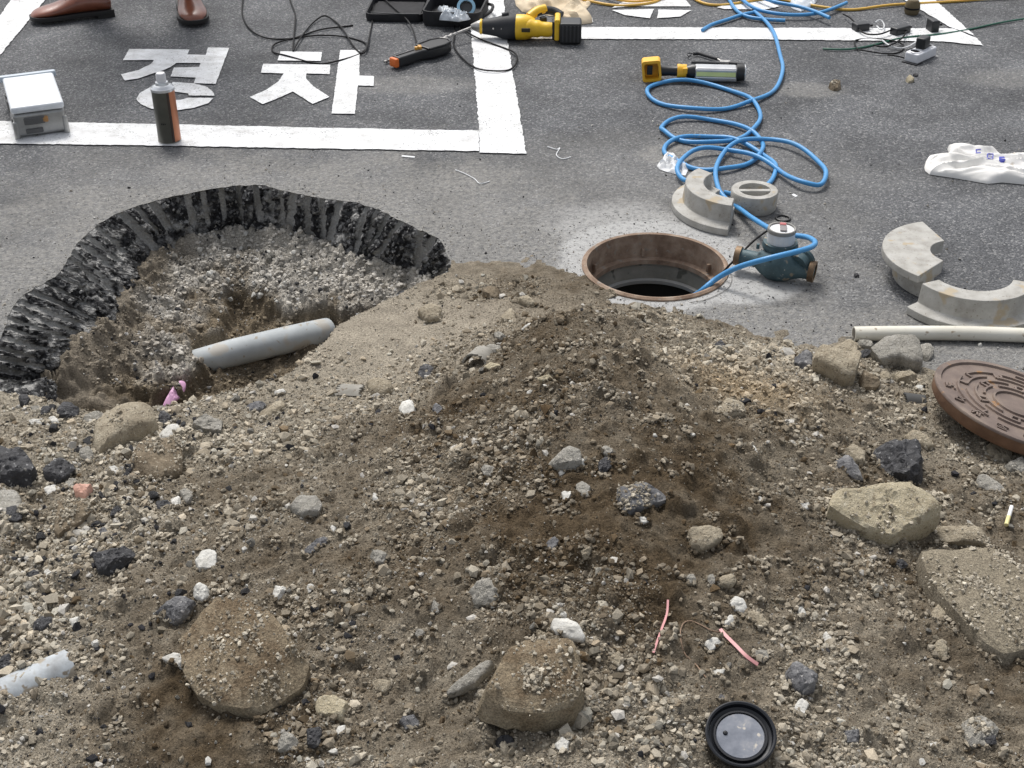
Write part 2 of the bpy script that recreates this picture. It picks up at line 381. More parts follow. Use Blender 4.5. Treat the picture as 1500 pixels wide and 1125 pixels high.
def grid_at(G, x, y):
    i = np.clip(((np.asarray(x)-GX0)/GR).astype(int), 0, len(gx)-1); j = np.clip(((np.asarray(y)-GY0)/GR).astype(int), 0, len(gy)-1); return G[j, i]
C_DAMP = np.array([.092, .068, .042]); C_DRY = np.array([.410, .370, .298]); C_TAN = np.array([.42, .31, .18])
def soil_col(dry, tan):
    c = C_DAMP+(C_DRY-C_DAMP)*dry[..., None]; return c+(C_TAN-c)*(np.clip(tan, 0, 1)*.55)[..., None]

# ---------------------------------------------------------------- setting: asphalt ground with the two openings
def asphalt_material():
    m, N, Lk, B = nodes('asphalt'); g = N.new('ShaderNodeNewGeometry'); co = g.outputs['Position']
    v = N.new('ShaderNodeTexVoronoi'); v.inputs['Scale'].default_value = 190; Lk.new(co, v.inputs['Vector'])
    sx = N.new('ShaderNodeSeparateColor'); Lk.new(v.outputs['Color'], sx.inputs[0])
    r = rampn(N, [(.0, (.070,.073,.078)), (.40, (.095,.098,.104)), (.72, (.122,.125,.131)), (.90, (.165,.167,.17)), (1, (.25,.25,.25))]); Lk.new(sx.outputs[0], r.inputs[0])
    t = noise_n(N, Lk, co, 260, 3, .7); r1 = rampn(N, [(.32, .55), (.68, 1.45)]); Lk.new(t.outputs[0], r1.inputs[0])
    c = mixc(N, Lk, 1.0, r.outputs[0], r1.outputs[0], 'MULTIPLY')
    t = noise_n(N, Lk, co, 3.2, 6, .62); r2 = rampn(N, [(.30, .62), (.70, 1.32)]); Lk.new(t.outputs[0], r2.inputs[0])
    c = mixc(N, Lk, 1.0, c, r2.outputs[0], 'MULTIPLY')
    # pale dust trodden round the hole and the manhole, with ragged edges
    sep = N.new('ShaderNodeSeparateXYZ'); Lk.new(co, sep.inputs[0])
    big_ = noise_n(N, Lk, co, 5.5, 7, .65); fin = noise_n(N, Lk, co, 70, 5, .7)
    def spot(cx, cy, rx, ry, amp, nz=.9, e0=.55, e1=1.15):
        a = mth(N, Lk, 'DIVIDE', mth(N, Lk, 'SUBTRACT', sep.outputs[0], cx), rx); b = mth(N, Lk, 'DIVIDE', mth(N, Lk, 'SUBTRACT', sep.outputs[1], cy), ry)
        d = mth(N, Lk, 'SQRT', mth(N, Lk, 'ADD', mth(N, Lk, 'MULTIPLY', a, a), mth(N, Lk, 'MULTIPLY', b, b)))
        d = mth(N, Lk, 'ADD', d, mth(N, Lk, 'MULTIPLY', mth(N, Lk, 'SUBTRACT', big_.outputs[0], .5), nz))
        mr = N.new('ShaderNodeMapRange'); mr.interpolation_type = 'SMOOTHSTEP'; Lk.new(d, mr.inputs[0])
        mr.inputs[1].default_value = e0; mr.inputs[2].default_value = e1; mr.inputs[3].default_value = amp; mr.inputs[4].default_value = 0
        return mr.outputs[0]
    dust = None
    for s_ in [(-.55,3.02,1.08,.84,.74,1.3), (-1.05,3.0,.6,.9,.40,1.3), (.30,2.95,.62,.55,.72), (.75,2.55,.55,.30,.70), (.1,3.3,.9,.5,.40), (.47,3.72,.13,.10,.75), (.75,3.3,.25,.2,.3), (-.35,4.3,.25,.10,.4), (1.7,4.35,.25,.10,.35), (.95,4.25,.14,.08,.5), (.35,3.5,.8,.45,.28)]:
        q = spot(*s_); dust = q if dust is None else mth(N, Lk, 'MAXIMUM', dust, q)
    rf = rampn(N, [(.34, .20), (.64, 1.0)]); Lk.new(fin.outputs[0], rf.inputs[0])
    dust = mth(N, Lk, 'MULTIPLY', dust, rf.outputs[0])
    c = mixc(N, Lk, dust, c, (.285,.275,.252))
    cem = mth(N, Lk, 'MAXIMUM', spot(.365,3.03,.265,.265,.92,.45,.86,1.02), mth(N, Lk, 'MAXIMUM', spot(.54,2.93,.18,.13,.95,.6,.8,1.0), spot(.30,3.25,.24,.14,.55,1.2)))
    rf2 = rampn(N, [(.30, .10), (.50, 1.0)]); Lk.new(fin.outputs[0], rf2.inputs[0])
    cem = mth(N, Lk, 'MULTIPLY', cem, rf2.outputs[0])
    c = mixc(N, Lk, cem, c, (.385,.385,.378))
    Lk.new(c, B.inputs['Base Color']); B.inputs['Roughness'].default_value = .85; B.inputs['Specular IOR Level'].default_value = .3
    b = N.new('ShaderNodeBump'); b.inputs['Strength'].default_value = .75; b.inputs['Distance'].default_value = .004
    h = mth(N, Lk, 'ADD', mth(N, Lk, 'MULTIPLY', v.outputs['Distance'], -1.0), mth(N, Lk, 'MULTIPLY', fin.outputs[0], 1.2))
    h = mth(N, Lk, 'MULTIPLY', h, mth(N, Lk, 'SUBTRACT', 1.0, mth(N, Lk, 'MULTIPLY', mth(N, Lk, 'MAXIMUM', cem, dust), .7)))
    Lk.new(h, b.inputs['Height']); Lk.new(b.outputs[0], B.inputs['Normal'])
    return m
M_ASPH = asphalt_material()
outer = [Vector((-60, -40, 0)), Vector((60, -40, 0)), Vector((60, 90, 0)), Vector((-60, 90, 0))]
jag = RIMF[::2]
hole_l = [Vector((x, y, 0)) for x, y in jag]
man_l = [Vector((MH[0]+.178*math.cos(a), MH[1]+.178*math.sin(a), 0)) for a in np.linspace(0, 2*PI, 72, endpoint=False)]
allv = outer+hole_l+man_l; tri = geometry.tessellate_polygon([outer, hole_l, man_l])
me = bpy.data.meshes.new('asphalt'); me.from_pydata([tuple(v) for v in allv], [], [tuple(t) for t in tri]); me.update()
bm = bmesh.new(); bm.from_mesh(me)
for f_ in bm.faces:
    if f_.normal.z < 0: f_.normal_flip()
bm.to_mesh(me); bm.free()
tag(link('asphalt_ground', me, M_ASPH), kind='structure')

# white road paint: worn, chipped, letting the aggregate through
def paint_material():
    m, N, Lk, B = nodes('road_paint'); g = N.new('ShaderNodeNewGeometry'); co = g.outputs['Position']
    t = noise_n(N, Lk, co, 170, 3, .7); tw = noise_n(N, Lk, co, 6, 5, .7); th_ = mth(N, Lk, 'ADD', t.outputs[0], mth(N, Lk, 'MULTIPLY', mth(N, Lk, 'SUBTRACT', tw.outputs[0], .5), .34))
    r = rampn(N, [(.32, 0), (.39, 1)]); Lk.new(th_, r.inputs[0])
    t2 = noise_n(N, Lk, co, 14, 7, .75); r2 = rampn(N, [(.28, (.46,.46,.45)), (.62, (.76,.775,.79))]); Lk.new(t2.outputs[0], r2.inputs[0])
    c = mixc(N, Lk, r.outputs[0], (.11,.11,.11), r2.outputs[0]); Lk.new(c, B.inputs['Base Color']); B.inputs['Roughness'].default_value = .7
    b = N.new('ShaderNodeBump'); b.inputs['Strength'].default_value = .5; b.inputs['Distance'].default_value = .003
    t3 = noise_n(N, Lk, co, 200, 4, .7); Lk.new(t3.outputs[0], b.inputs['Height']); Lk.new(b.outputs[0], B.inputs['Normal'])
    return m
M_PAINT = paint_material()
def marking(name, polys, ragged=.004):
    mb = MB()
    for poly in polys:
        w = [P(a, b) for a, b in poly]; out = []
        for i in range(len(w)):
            a, b = w[i], w[(i+1) % len(w)]; L = np.linalg.norm(b-a); k = max(1, int(L/.012))
            for j in range(k):
                q = a+(b-a)*j/k; nn = np.array([-(b-a)[1], (b-a)[0], 0])/max(L, 1e-6)
                if j: q = q+nn*ragged*(rnd.random()-.5)
                out.append((q[0], q[1]))
        V = [Vector((x, y, .004)) for x, y in out]; T = geometry.tessellate_polygon([V])
        mb.add(V, [tuple(t) for t in T])
    me = bpy.data.meshes.new(name); me.from_pydata([tuple(v) for v in mb.v], [], mb.f); me.update()
    bm = bmesh.new(); bm.from_mesh(me)
    for f_ in bm.faces:
        if f_.normal.z < 0: f_.normal_flip()
    bm.to_mesh(me); bm.free()
    return tag(link(name, me, M_PAINT), kind='structure')
marking('painted_parking_line', [[(-160,176),(0,179),(260,184),(480,189),(702,193),(702,223),(640,222),(400,218),(240,215),(0,212),(-160,210)],
        [(677,-60),(736,-30),(743,58),(771,227),(702,225),(702,192),(691,58)]], .005)
marking('painted_parking_line', [[(744.5,41),(880,41),(1100,42),(1395,43),(1432,58),(1440,68),(1380,62),(1100,59),(880,58.5),(746.5,58.5)],
        [(1322,0),(1280,-40),(1320,-50),(1368,0),(1428,54),(1391,41)]], .005)
marking('painted_parking_line', [[(100,-40),(67,0),(0,83),(-70,172),(-160,172),(0,25),(17,0),(45,-40)]], .005)
z2 = lambda L: sc(L, 340, 0, 2.7778)
z1 = lambda L: sc(L, 200, 50, 6.62)
letters = [z2([(197,213),(366,216),(362,252),(185,250)]), z2([(127,264),(400,268),(397,306),(303,303),(302,325),(330,355),(396,399),(328,427),(247,377),(180,407),(125,428),(72,399),(140,370),(190,335),(210,303),(117,300)]),
           z2([(440,208),(519,208),(518,312),(577,314),(576,354),(512,352),(500,468),(405,466)])]
marking('painted_letter', letters, .002)
gy_ = [z1([(195,155),(515,160),(495,208),(672,212),(695,140),(900,143),(768,493),(556,485),(575,432),(332,420),(365,335),(610,328),(622,290),(385,290),(330,330),(270,357),(160,392),(20,440),(-110,460),(-150,400),(20,360),(140,300),(170,262),(-130,262),(-70,155)]),
       z1([(350,475),(560,488),(690,525),(745,575),(758,608),(510,605),(500,585),(380,570),(320,545)]),
       z1([(745,632),(700,680),(560,725),(390,750),(150,735),(40,690),(0,640),(30,585),(140,520),(250,490),(300,540),(215,580),(200,620),(240,640),(320,652),(430,648),(500,628)])]
marking('painted_letter', gy_, .002)
z3 = lambda L: sc(L, 860, 0, 2.344)
marking('painted_letter', [z3([(85,30),(130,5),(270,-10),(340,5),(357,25),(150,25)]), z3([(85,38),(230,34),(215,66),(130,55)]), z3([(245,36),(358,38),(320,60),(240,66)]), z3([(0,62),(18,65),(20,80),(-40,78),(-60,60)]),
        z3([(445,28),(520,8),(600,0),(660,25),(610,36),(470,34)]), z3([(-10,10),(60,-10),(62,-40),(-10,-40)])], .002)

# ---------------------------------------------------------------- soil heap
keep = HS > -.022
msk = inside(GXX, GYY, RIMC) | (np.hypot(GXX-MH[0], GYY-MH[1]) < MH_RI+.006)
near_hole = (~msk)
HSm = np.where(d_rim < .02, np.minimum(HS, .006+d_rim*.8), HS)
V = np.stack([GXX, GYY, HSm], -1).reshape(-1, 3)
ok = (keep & ~msk & (np.abs(GXX) < GYY*.385+.30)); nx, ny = len(gx), len(gy)
ii = (np.arange(ny-1)[:, None]*nx+np.arange(nx-1)[None]); q = ok[:-1, :-1] & ok[:-1, 1:] & ok[1:, :-1] & ok[1:, 1:]
ii = ii[q]; F = np.stack([ii, ii+1, ii+nx+1, ii+nx], 1)
used = np.unique(F); remap = np.full(len(V), -1); remap[used] = np.arange(len(used))
cols = soil_col(DRYG*.75, TANG).reshape(-1, 3)
cols = cols*(1+.25*n2(GXX, GYY, 90, 41, 2).reshape(-1, 1))
smz = np.clip(smooth_zone.reshape(-1, 1)*1.25, 0, 1); cols = cols*(1-smz)+np.array([.345, .305, .243])*smz*(1+.18*n2(GXX, GYY, 26, 43, 4).reshape(-1, 1))
M_SOIL = attr_mat('soil', .97, 260, .50, 1.45, 1.0, 210, .007, .1)
tag(link('soil_heap', npmesh('soil_heap', V[used], remap[F], cols[used]), M_SOIL, smooth=True), kind='structure')

# ---------------------------------------------------------------- excavation: asphalt cut with chisel grooves, earth sides, pit floor
n = len(RIMF); rows = 52
arc = np.r_[0, np.cumsum(np.linalg.norm(np.diff(RIMF, axis=0), axis=1))]
inw = BASEF-RIMF; tan_ = np.roll(RIMF, -2, 0)-np.roll(RIMF, 2, 0); nrm_ = np.stack([-tan_[:, 1], tan_[:, 0]], 1); nrm_ /= np.linalg.norm(nrm_, axis=1)[:, None]
cen = RIMF.mean(0); flip = np.sign(((cen-RIMF)*nrm_).sum(1)); nrm_ *= flip[:, None]
for _ in range(3): nrm_ = (nrm_+np.roll(nrm_, 1, 0)+np.roll(nrm_, -1, 0)); nrm_ /= np.linalg.norm(nrm_, axis=1)[:, None]
T = np.linspace(0, 1, rows); A2, T2 = np.meshgrid(arc, T)
gpos = []; a = .01
while a < arc[-1]: gpos.append((a, .0070+.008*rnd.random(), .60+.6*rnd.random(), (rnd.random()-.5)*.045, rnd.random() < .92)); a += .035+.024*rnd.random()
groove = np.zeros_like(A2)
for ga, gw, gl, gs, on in gpos:
    if not on: continue
    x = (A2-ga-gs*T2)/gw; g1 = np.sqrt(np.clip(1-x*x, 0, 1))*np.clip((gl-T2)/.12, 0, 1); groove = np.maximum(groove, g1)
RX = RIMF[:, 0][None]+inw[:, 0][None]*T2; RY = RIMF[:, 1][None]+inw[:, 1][None]*T2; RZ = -.001+BASEZ*T2
p3 = np.stack([RX, RY, RZ], -1)
chunk = fbm(p3*22, 3)*.013+np.abs(fbm(p3*60+5, 3))*.018-.006+fbm(p3*150+9, 2)*.005
def worley(p):
    i = np.floor(p).astype(np.int64); best = np.full(p.shape[:-1], 9.0); val = np.zeros(p.shape[:-1])
    for dx in (-1, 0, 1):
        for dy in (-1, 0, 1):
            for dz in (-1, 0, 1):
                c_ = i+np.array([dx, dy, dz]); x_, y_, z_ = c_[..., 0], c_[..., 1], c_[..., 2]
                q_ = c_+np.stack([_h3(x_, y_, z_), _h3(x_+57, y_, z_), _h3(x_, y_+91, z_)], -1); d_ = ((q_-p)**2).sum(-1); m_ = d_ < best
                best = np.where(m_, d_, best); val = np.where(m_, _h3(x_+7, y_+3, z_+11), val)
    return np.sqrt(best), val
w1, v1 = worley(p3*75); w2, v2 = worley(p3*34+40)
chunk = chunk*.6+(v1-.5)*.009*np.clip(1.1-w1, 0, 1)+(v2-.5)*.018*np.clip(1.15-w2, 0, 1)
und = np.clip((T2-.85)/.15, 0, 1)*-.012+.020*fbm(np.stack([A2*9, T2*0, T2*0+3], -1), 3)*T2
edge = np.clip(T2/.04, 0, 1)
off = (chunk*(1-.85*groove)+.006*(1-groove)-groove*.009+und)*edge
WX = RX+nrm_[:, 0][None]*off; WY = RY+nrm_[:, 1][None]*off; WZ = RZ+fbm(p3*60+31, 2)*.004*edge
V = np.stack([WX, WY, WZ], -1).reshape(-1, 3)
j = np.arange(n); F = []
for r_ in range(rows-1): F.append(np.stack([r_*n+j, r_*n+(j+1) % n, (r_+1)*n+(j+1) % n, (r_+1)*n+j], 1))
F = np.concatenate(F)
dustw = np.clip(fbm(p3*38+77, 4)*.9-.02+.30*np.clip((A2-arc[-1]*.66)/.3, 0, 1), 0, 1)*.6
gw_ = np.clip(groove*1.5*(.85+.5*fbm(p3*50+13, 3)), 0, 1)
wgt = np.clip(np.maximum(gw_, dustw), 0, 1)
def cut_material():
    m, N, Lk, B = nodes('cut_asphalt'); g = N.new('ShaderNodeNewGeometry'); co = g.outputs['Position']
    a = N.new('ShaderNodeAttribute'); a.attribute_name = 'Col'
    v = N.new('ShaderNodeTexVoronoi'); v.inputs['Scale'].default_value = 125; Lk.new(co, v.inputs['Vector']); sx = N.new('ShaderNodeSeparateColor'); Lk.new(v.outputs['Color'], sx.inputs[0])
    r = rampn(N, [(0, (.014,.014,.015)), (.55, (.032,.032,.034)), (.74, (.075,.075,.077)), (.88, (.19,.19,.188)), (1, (.32,.315,.305))]); Lk.new(sx.outputs[0], r.inputs[0])
    t = noise_n(N, Lk, co, 330, 3, .7); r1 = rampn(N, [(.3, .5), (.7, 1.5)]); Lk.new(t.outputs[0], r1.inputs[0]); c = mixc(N, Lk, 1.0, r.outputs[0], r1.outputs[0], 'MULTIPLY')
    t2 = noise_n(N, Lk, co, 160, 4, .7); w = mth(N, Lk, 'ADD', mth(N, Lk, 'MULTIPLY', a.outputs['Fac'], 1.5), mth(N, Lk, 'MULTIPLY', mth(N, Lk, 'SUBTRACT', t2.outputs[0], .52), 1.9), True)
    w = mth(N, Lk, 'MULTIPLY', w, mth(N, Lk, 'MULTIPLY', a.outputs['Fac'], 2.2, True))
    r3 = rampn(N, [(.3, (.30,.295,.28)), (.7, (.46,.455,.44))]); Lk.new(t2.outputs[0], r3.inputs[0])
    Lk.new(mixc(N, Lk, w, c, r3.outputs[0]), B.inputs['Base Color']); B.inputs['Roughness'].default_value = .8; B.inputs['Specular IOR Level'].default_value = .22
    b = N.new('ShaderNodeBump'); b.inputs['Strength'].default_value = .9; b.inputs['Distance'].default_value = .005
    Lk.new(mth(N, Lk, 'ADD', mth(N, Lk, 'MULTIPLY', v.outputs['Distance'], -1.0), t.outputs[0]), b.inputs['Height']); Lk.new(b.outputs[0], B.inputs['Normal']); return m
cut = tag(link('asphalt_cut_edge', npmesh('asphalt_cut', V, F, np.repeat(wgt.reshape(-1, 1), 3, 1)), cut_material()), kind='structure')
# earth sides below the asphalt layer
r2 = 14; mb_v = []
for i in range(r2):
    t = i/(r2-1); z = BASEZ+.012-t*.38; k2 = 1-.02*t
    b_ = BASEF[::2]-nrm_[::2]*.022
    nn = fbm(np.c_[b_*14, np.full(len(b_), z*14)], 4)*.014
    mb_v.append(np.c_[b_+nrm_[::2]*nn[:, None], np.full(len(b_), z)])
nb = len(BASEF[::2]); V = np.concatenate(mb_v); j = np.arange(nb)
F = np.concatenate([np.stack([r_*nb+j, r_*nb+(j+1) % nb, (r_+1)*nb+(j+1) % nb, (r_+1)*nb+j], 1) for r_ in range(r2-1)])
ec = np.array([.16, .13, .092])*(1+.35*fbm(V*18, 4)[:, None])
tag(link('excavation_side', npmesh('excavation_side', V, F, np.clip(ec, .01, 1)), M_SOIL, smooth=True), kind='structure')
# pit floor
nx2, ny2 = len(pgx), len(pgy); pin = inside(PXX, PYY, BASEF[::6]) | (dist_poly(PXX, PYY, BASEF[::8]) < .05)
ii = (np.arange(ny2-1)[:, None]*nx2+np.arange(nx2-1)[None]); q = pin[:-1, :-1] & pin[:-1, 1:] & pin[1:, :-1] & pin[1:, 1:]; ii = ii[q]
F = np.stack([ii, ii+1, ii+nx2+1, ii+nx2], 1); used = np.unique(F); V = np.stack([PXX, PYY, HP], -1).reshape(-1, 3); remap = np.full(len(V), -1); remap[used] = np.arange(len(used))
grav = (np.clip((HP+.208)/.035+n2(PXX, PYY, 12, 51, 4)*.7, 0, 1)*np.clip((PXX+1.0+.1*n2(PXX, PYY, 8, 53, 2))/.12, .25, 1))[..., None]
pc = np.array([.185, .150, .105])*(1-grav)+np.array([.40, .375, .33])*grav
pc = pc*(1+.30*n2(PXX, PYY, 30, 52, 4)[..., None])
tag(link('excavation_floor', npmesh('excavation_floor', V[used], remap[F], np.clip(pc, .01, 1).reshape(-1, 3)[used]), M_SOIL, smooth=True), kind='structure')

# ---------------------------------------------------------------- manhole shaft and frame
M_RUST = mat('rusted_iron', [(.3, (.15,.098,.070)), (.5, (.29,.21,.155)), (.7, (.42,.34,.27))], 22, .9, .5, 160, .002, .1, .3, speck=[(60,.62,(.30,.26,.22))])
M_SHAFT = mat('shaft_concrete', [(.3, (.17,.168,.145)), (.7, (.30,.29,.255))], 14, .8, .4, 120, .002, speck=[(25,.60,(.10,.10,.085))])
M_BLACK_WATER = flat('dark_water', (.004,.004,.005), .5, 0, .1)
mf = thing('manhole', 'round rusty iron manhole frame set in pale cement, open', 'manhole', (MH[0], MH[1], 0))
MB().ring([(.181,.004),(.181,-.03),(.1685,-.03),(.1685,.006),(.175,.008)], 96).build('rim', M_RUST, mf, smooth=True)
MB().ring([(.1683,-.004),(.1675,-.058),(.153,-.060),(.1525,-.072),(.19,-.072),(.19,-.03)], 96).build('seat_ledge', M_RUST, mf, smooth=True)
for a in (28, 95, 152, 210, 280, 335):
    M = Matrix.Rotation(math.radians(a), 4, 'Z'); MB().box((.1635, 0, -.044), (.009, .008, .022), M).build('lug', M_RUST, mf, bevel=.0015)
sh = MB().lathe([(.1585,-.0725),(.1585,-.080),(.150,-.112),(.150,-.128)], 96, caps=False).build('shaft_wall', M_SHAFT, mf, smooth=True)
MB().lathe([(.1502,-.127),(.156,-.130),(.156,-.62)], 96, caps=False).build('lower_shaft', flat('shaded_shaft_concrete', (.03,.03,.027), .7, 0, .15), mf, smooth=True)  # shade of the deep shaft painted in as a near-black wall colour
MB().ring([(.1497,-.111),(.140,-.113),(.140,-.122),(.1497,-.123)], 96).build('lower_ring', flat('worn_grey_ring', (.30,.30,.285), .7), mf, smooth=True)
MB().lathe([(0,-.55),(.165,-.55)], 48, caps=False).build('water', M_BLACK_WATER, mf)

# ---------------------------------------------------------------- crumb collector (soil clods, grit, gravel): colour and size per crumb
CR = {'c': [], 's': [], 'col': []}
def add_crumbs(C, Sz, Cl): CR['c'].append(np.asarray(C)); CR['s'].append(np.asarray(Sz)); CR['col'].append(np.asarray(Cl))
def crumb_mesh(name, C, Sz, Cl, rg, sub):
    t_ = (1+5**.5)/2
    if sub:
        bv = np.array([(-1,t_,0),(1,t_,0),(-1,-t_,0),(1,-t_,0),(0,-1,t_),(0,1,t_),(0,-1,-t_),(0,1,-t_),(t_,0,-1),(t_,0,1),(-t_,0,-1),(-t_,0,1)])/np.hypot(1, t_)
        bf = np.array([(0,11,5),(0,5,1),(0,1,7),(0,7,10),(0,10,11),(1,5,9),(5,11,4),(11,10,2),(10,7,6),(7,1,8),(3,9,4),(3,4,2),(3,2,6),(3,6,8),(3,8,9),(4,9,5),(2,4,11),(6,2,10),(8,6,7),(9,8,1)])
    else:
        bv = np.array([(1,0,0),(-1,0,0),(0,1,0),(0,-1,0),(0,0,1),(0,0,-1.)]); bf = np.array([(0,2,4),(2,1,4),(1,3,4),(3,0,4),(2,0,5),(1,2,5),(3,1,5),(0,3,5)])
    n = len(C); k = len(bv)
    V = np.repeat(bv[None], n, 0)*(.50+.95*rg.random((n, k, 1)))*(.70+.6*rg.random((n, 1, 3)))*np.array([1, 1, .82])
    a, b, g = [rg.random(n)*6.283 for _ in range(3)]; ca, sa, cb, sb = np.cos(a), np.sin(a), np.cos(b)*.6+.4*1, np.sin(b)*.6
    R = np.zeros((n, 3, 3)); R[:, 0, 0] = ca; R[:, 0, 1] = -sa; R[:, 1, 0] = sa; R[:, 1, 1] = ca; R[:, 2, 2] = 1
    th_ = (rg.random(n)-.5)*1.4; R2 = np.zeros((n, 3, 3)); R2[:, 0, 0] = 1; R2[:, 1, 1] = np.cos(th_); R2[:, 1, 2] = -np.sin(th_); R2[:, 2, 1] = np.sin(th_); R2[:, 2, 2] = np.cos(th_)
    V = np.einsum('nij,nkj->nki', R@R2, V)*np.asarray(Sz)[:, None, None]+np.asarray(C)[:, None]
    F = (bf[None]+(np.arange(n)*k)[:, None, None]).reshape(-1, 3)
    cols = np.repeat(np.asarray(Cl), k, 0)
    return npmesh(name, V.reshape(-1, 3), F, cols)

# ---------------------------------------------------------------- rocks
ROCKM = {
 'tan': mat('tan_stone', [(.25,(.20,.165,.115)),(.5,(.33,.285,.21)),(.75,(.43,.38,.29))], 38, .92, .9, 200, .005, speck=[(90,.62,(.16,.13,.09)),(230,.64,(.5,.46,.38)),(320,.62,(.15,.12,.085))]),
 'cream': mat('cream_stone', [(.25,(.29,.245,.165)),(.5,(.44,.385,.27)),(.75,(.52,.47,.36))], 30, .92, 1.0, 170, .006, speck=[(70,.60,(.28,.235,.16)),(260,.64,(.6,.57,.48)),(300,.62,(.24,.20,.14))]),
 'grey': mat('grey_stone', [(.25,(.19,.18,.155)),(.5,(.30,.285,.25)),(.75,(.40,.385,.35))], 40, .92, .9, 200, .005, speck=[(110,.62,(.16,.15,.13)),(240,.64,(.52,.5,.46)),(320,.62,(.15,.14,.12))]),
 'white': mat('white_stone', [(.25,(.36,.345,.31)),(.5,(.55,.54,.50)),(.75,(.66,.65,.62))], 45, .9, .5, 240, .003, speck=[(110,.66,(.30,.28,.24))]),
 'brown': mat('soil_caked_stone', [(.25,(.12,.092,.062)),(.5,(.20,.16,.11)),(.75,(.29,.24,.175))], 32, .97, .8, 200, .004, speck=[(150,.62,(.34,.29,.22))]),
 'black': mat('broken_asphalt', [(.25,(.018,.018,.02)),(.55,(.04,.04,.044)),(.75,(.085,.085,.09))], 70, .6, .9, 170, .005, spec=.5, speck=[(130,.64,(.26,.26,.26)),(45,.66,(.22,.21,.19))]),
 'greyblack': mat('dusty_asphalt', [(.3,(.045,.045,.05)),(.5,(.13,.13,.135)),(.7,(.27,.265,.26))], 40, .75, .8, 170, .005, speck=[(120,.62,(.36,.35,.34))]),
 'pink': mat('pink_granite', [(.3,(.50,.27,.20)),(.7,(.66,.42,.34))], 60, .85, .4, 240, .003),
}
def caked(name, soil, s1, s2):
    m, N, Lk, B = nodes(name); g = N.new('ShaderNodeNewGeometry'); co = g.outputs['Position']; sx = N.new('ShaderNodeSeparateXYZ'); Lk.new(g.outputs['Normal'], sx.inputs[0])
    t = noise_n(N, Lk, co, 28, 6, .7); r = rampn(N, [(.3, s1), (.7, s2)]); Lk.new(t.outputs[0], r.inputs[0])
    t2 = noise_n(N, Lk, co, 190, 4, .7); r2 = rampn(N, [(.3, tuple(.65*v for v in soil)), (.7, tuple(1.4*v for v in soil))]); Lk.new(t2.outputs[0], r2.inputs[0])
    f = mth(N, Lk, 'ADD', mth(N, Lk, 'MULTIPLY', sx.outputs[2], 2.4), mth(N, Lk, 'MULTIPLY', mth(N, Lk, 'SUBTRACT', t.outputs[0], .5), 4.5)); f = mth(N, Lk, 'SUBTRACT', f, 1.55, True)
    r4 = rampn(N, [(.36, .55), (.62, 1.12)]); t5 = noise_n(N, Lk, co, 320, 3, .7); Lk.new(t5.outputs[0], r4.inputs[0])
    Lk.new(mixc(N, Lk, 1.0, mixc(N, Lk, f, r.outputs[0], r2.outputs[0]), r4.outputs[0], 'MULTIPLY'), B.inputs['Base Color']); B.inputs['Roughness'].default_value = .95; B.inputs['Specular IOR Level'].default_value = .15
    b = N.new('ShaderNodeBump'); b.inputs['Strength'].default_value = 1.0; b.inputs['Distance'].default_value = .005; Lk.new(t2.outputs[0], b.inputs['Height']); Lk.new(b.outputs[0], B.inputs['Normal']); return m
ROCKM['caked'] = caked('caked_tan_stone', (.17,.128,.083), (.27,.215,.145), (.42,.36,.26))
ROCKM['cakedgrey'] = caked('caked_grey_slab', (.27,.235,.175), (.24,.205,.15), (.38,.335,.26))
ROCK_LIST = []
CAMP = np.array([0, 0, CAM_H])
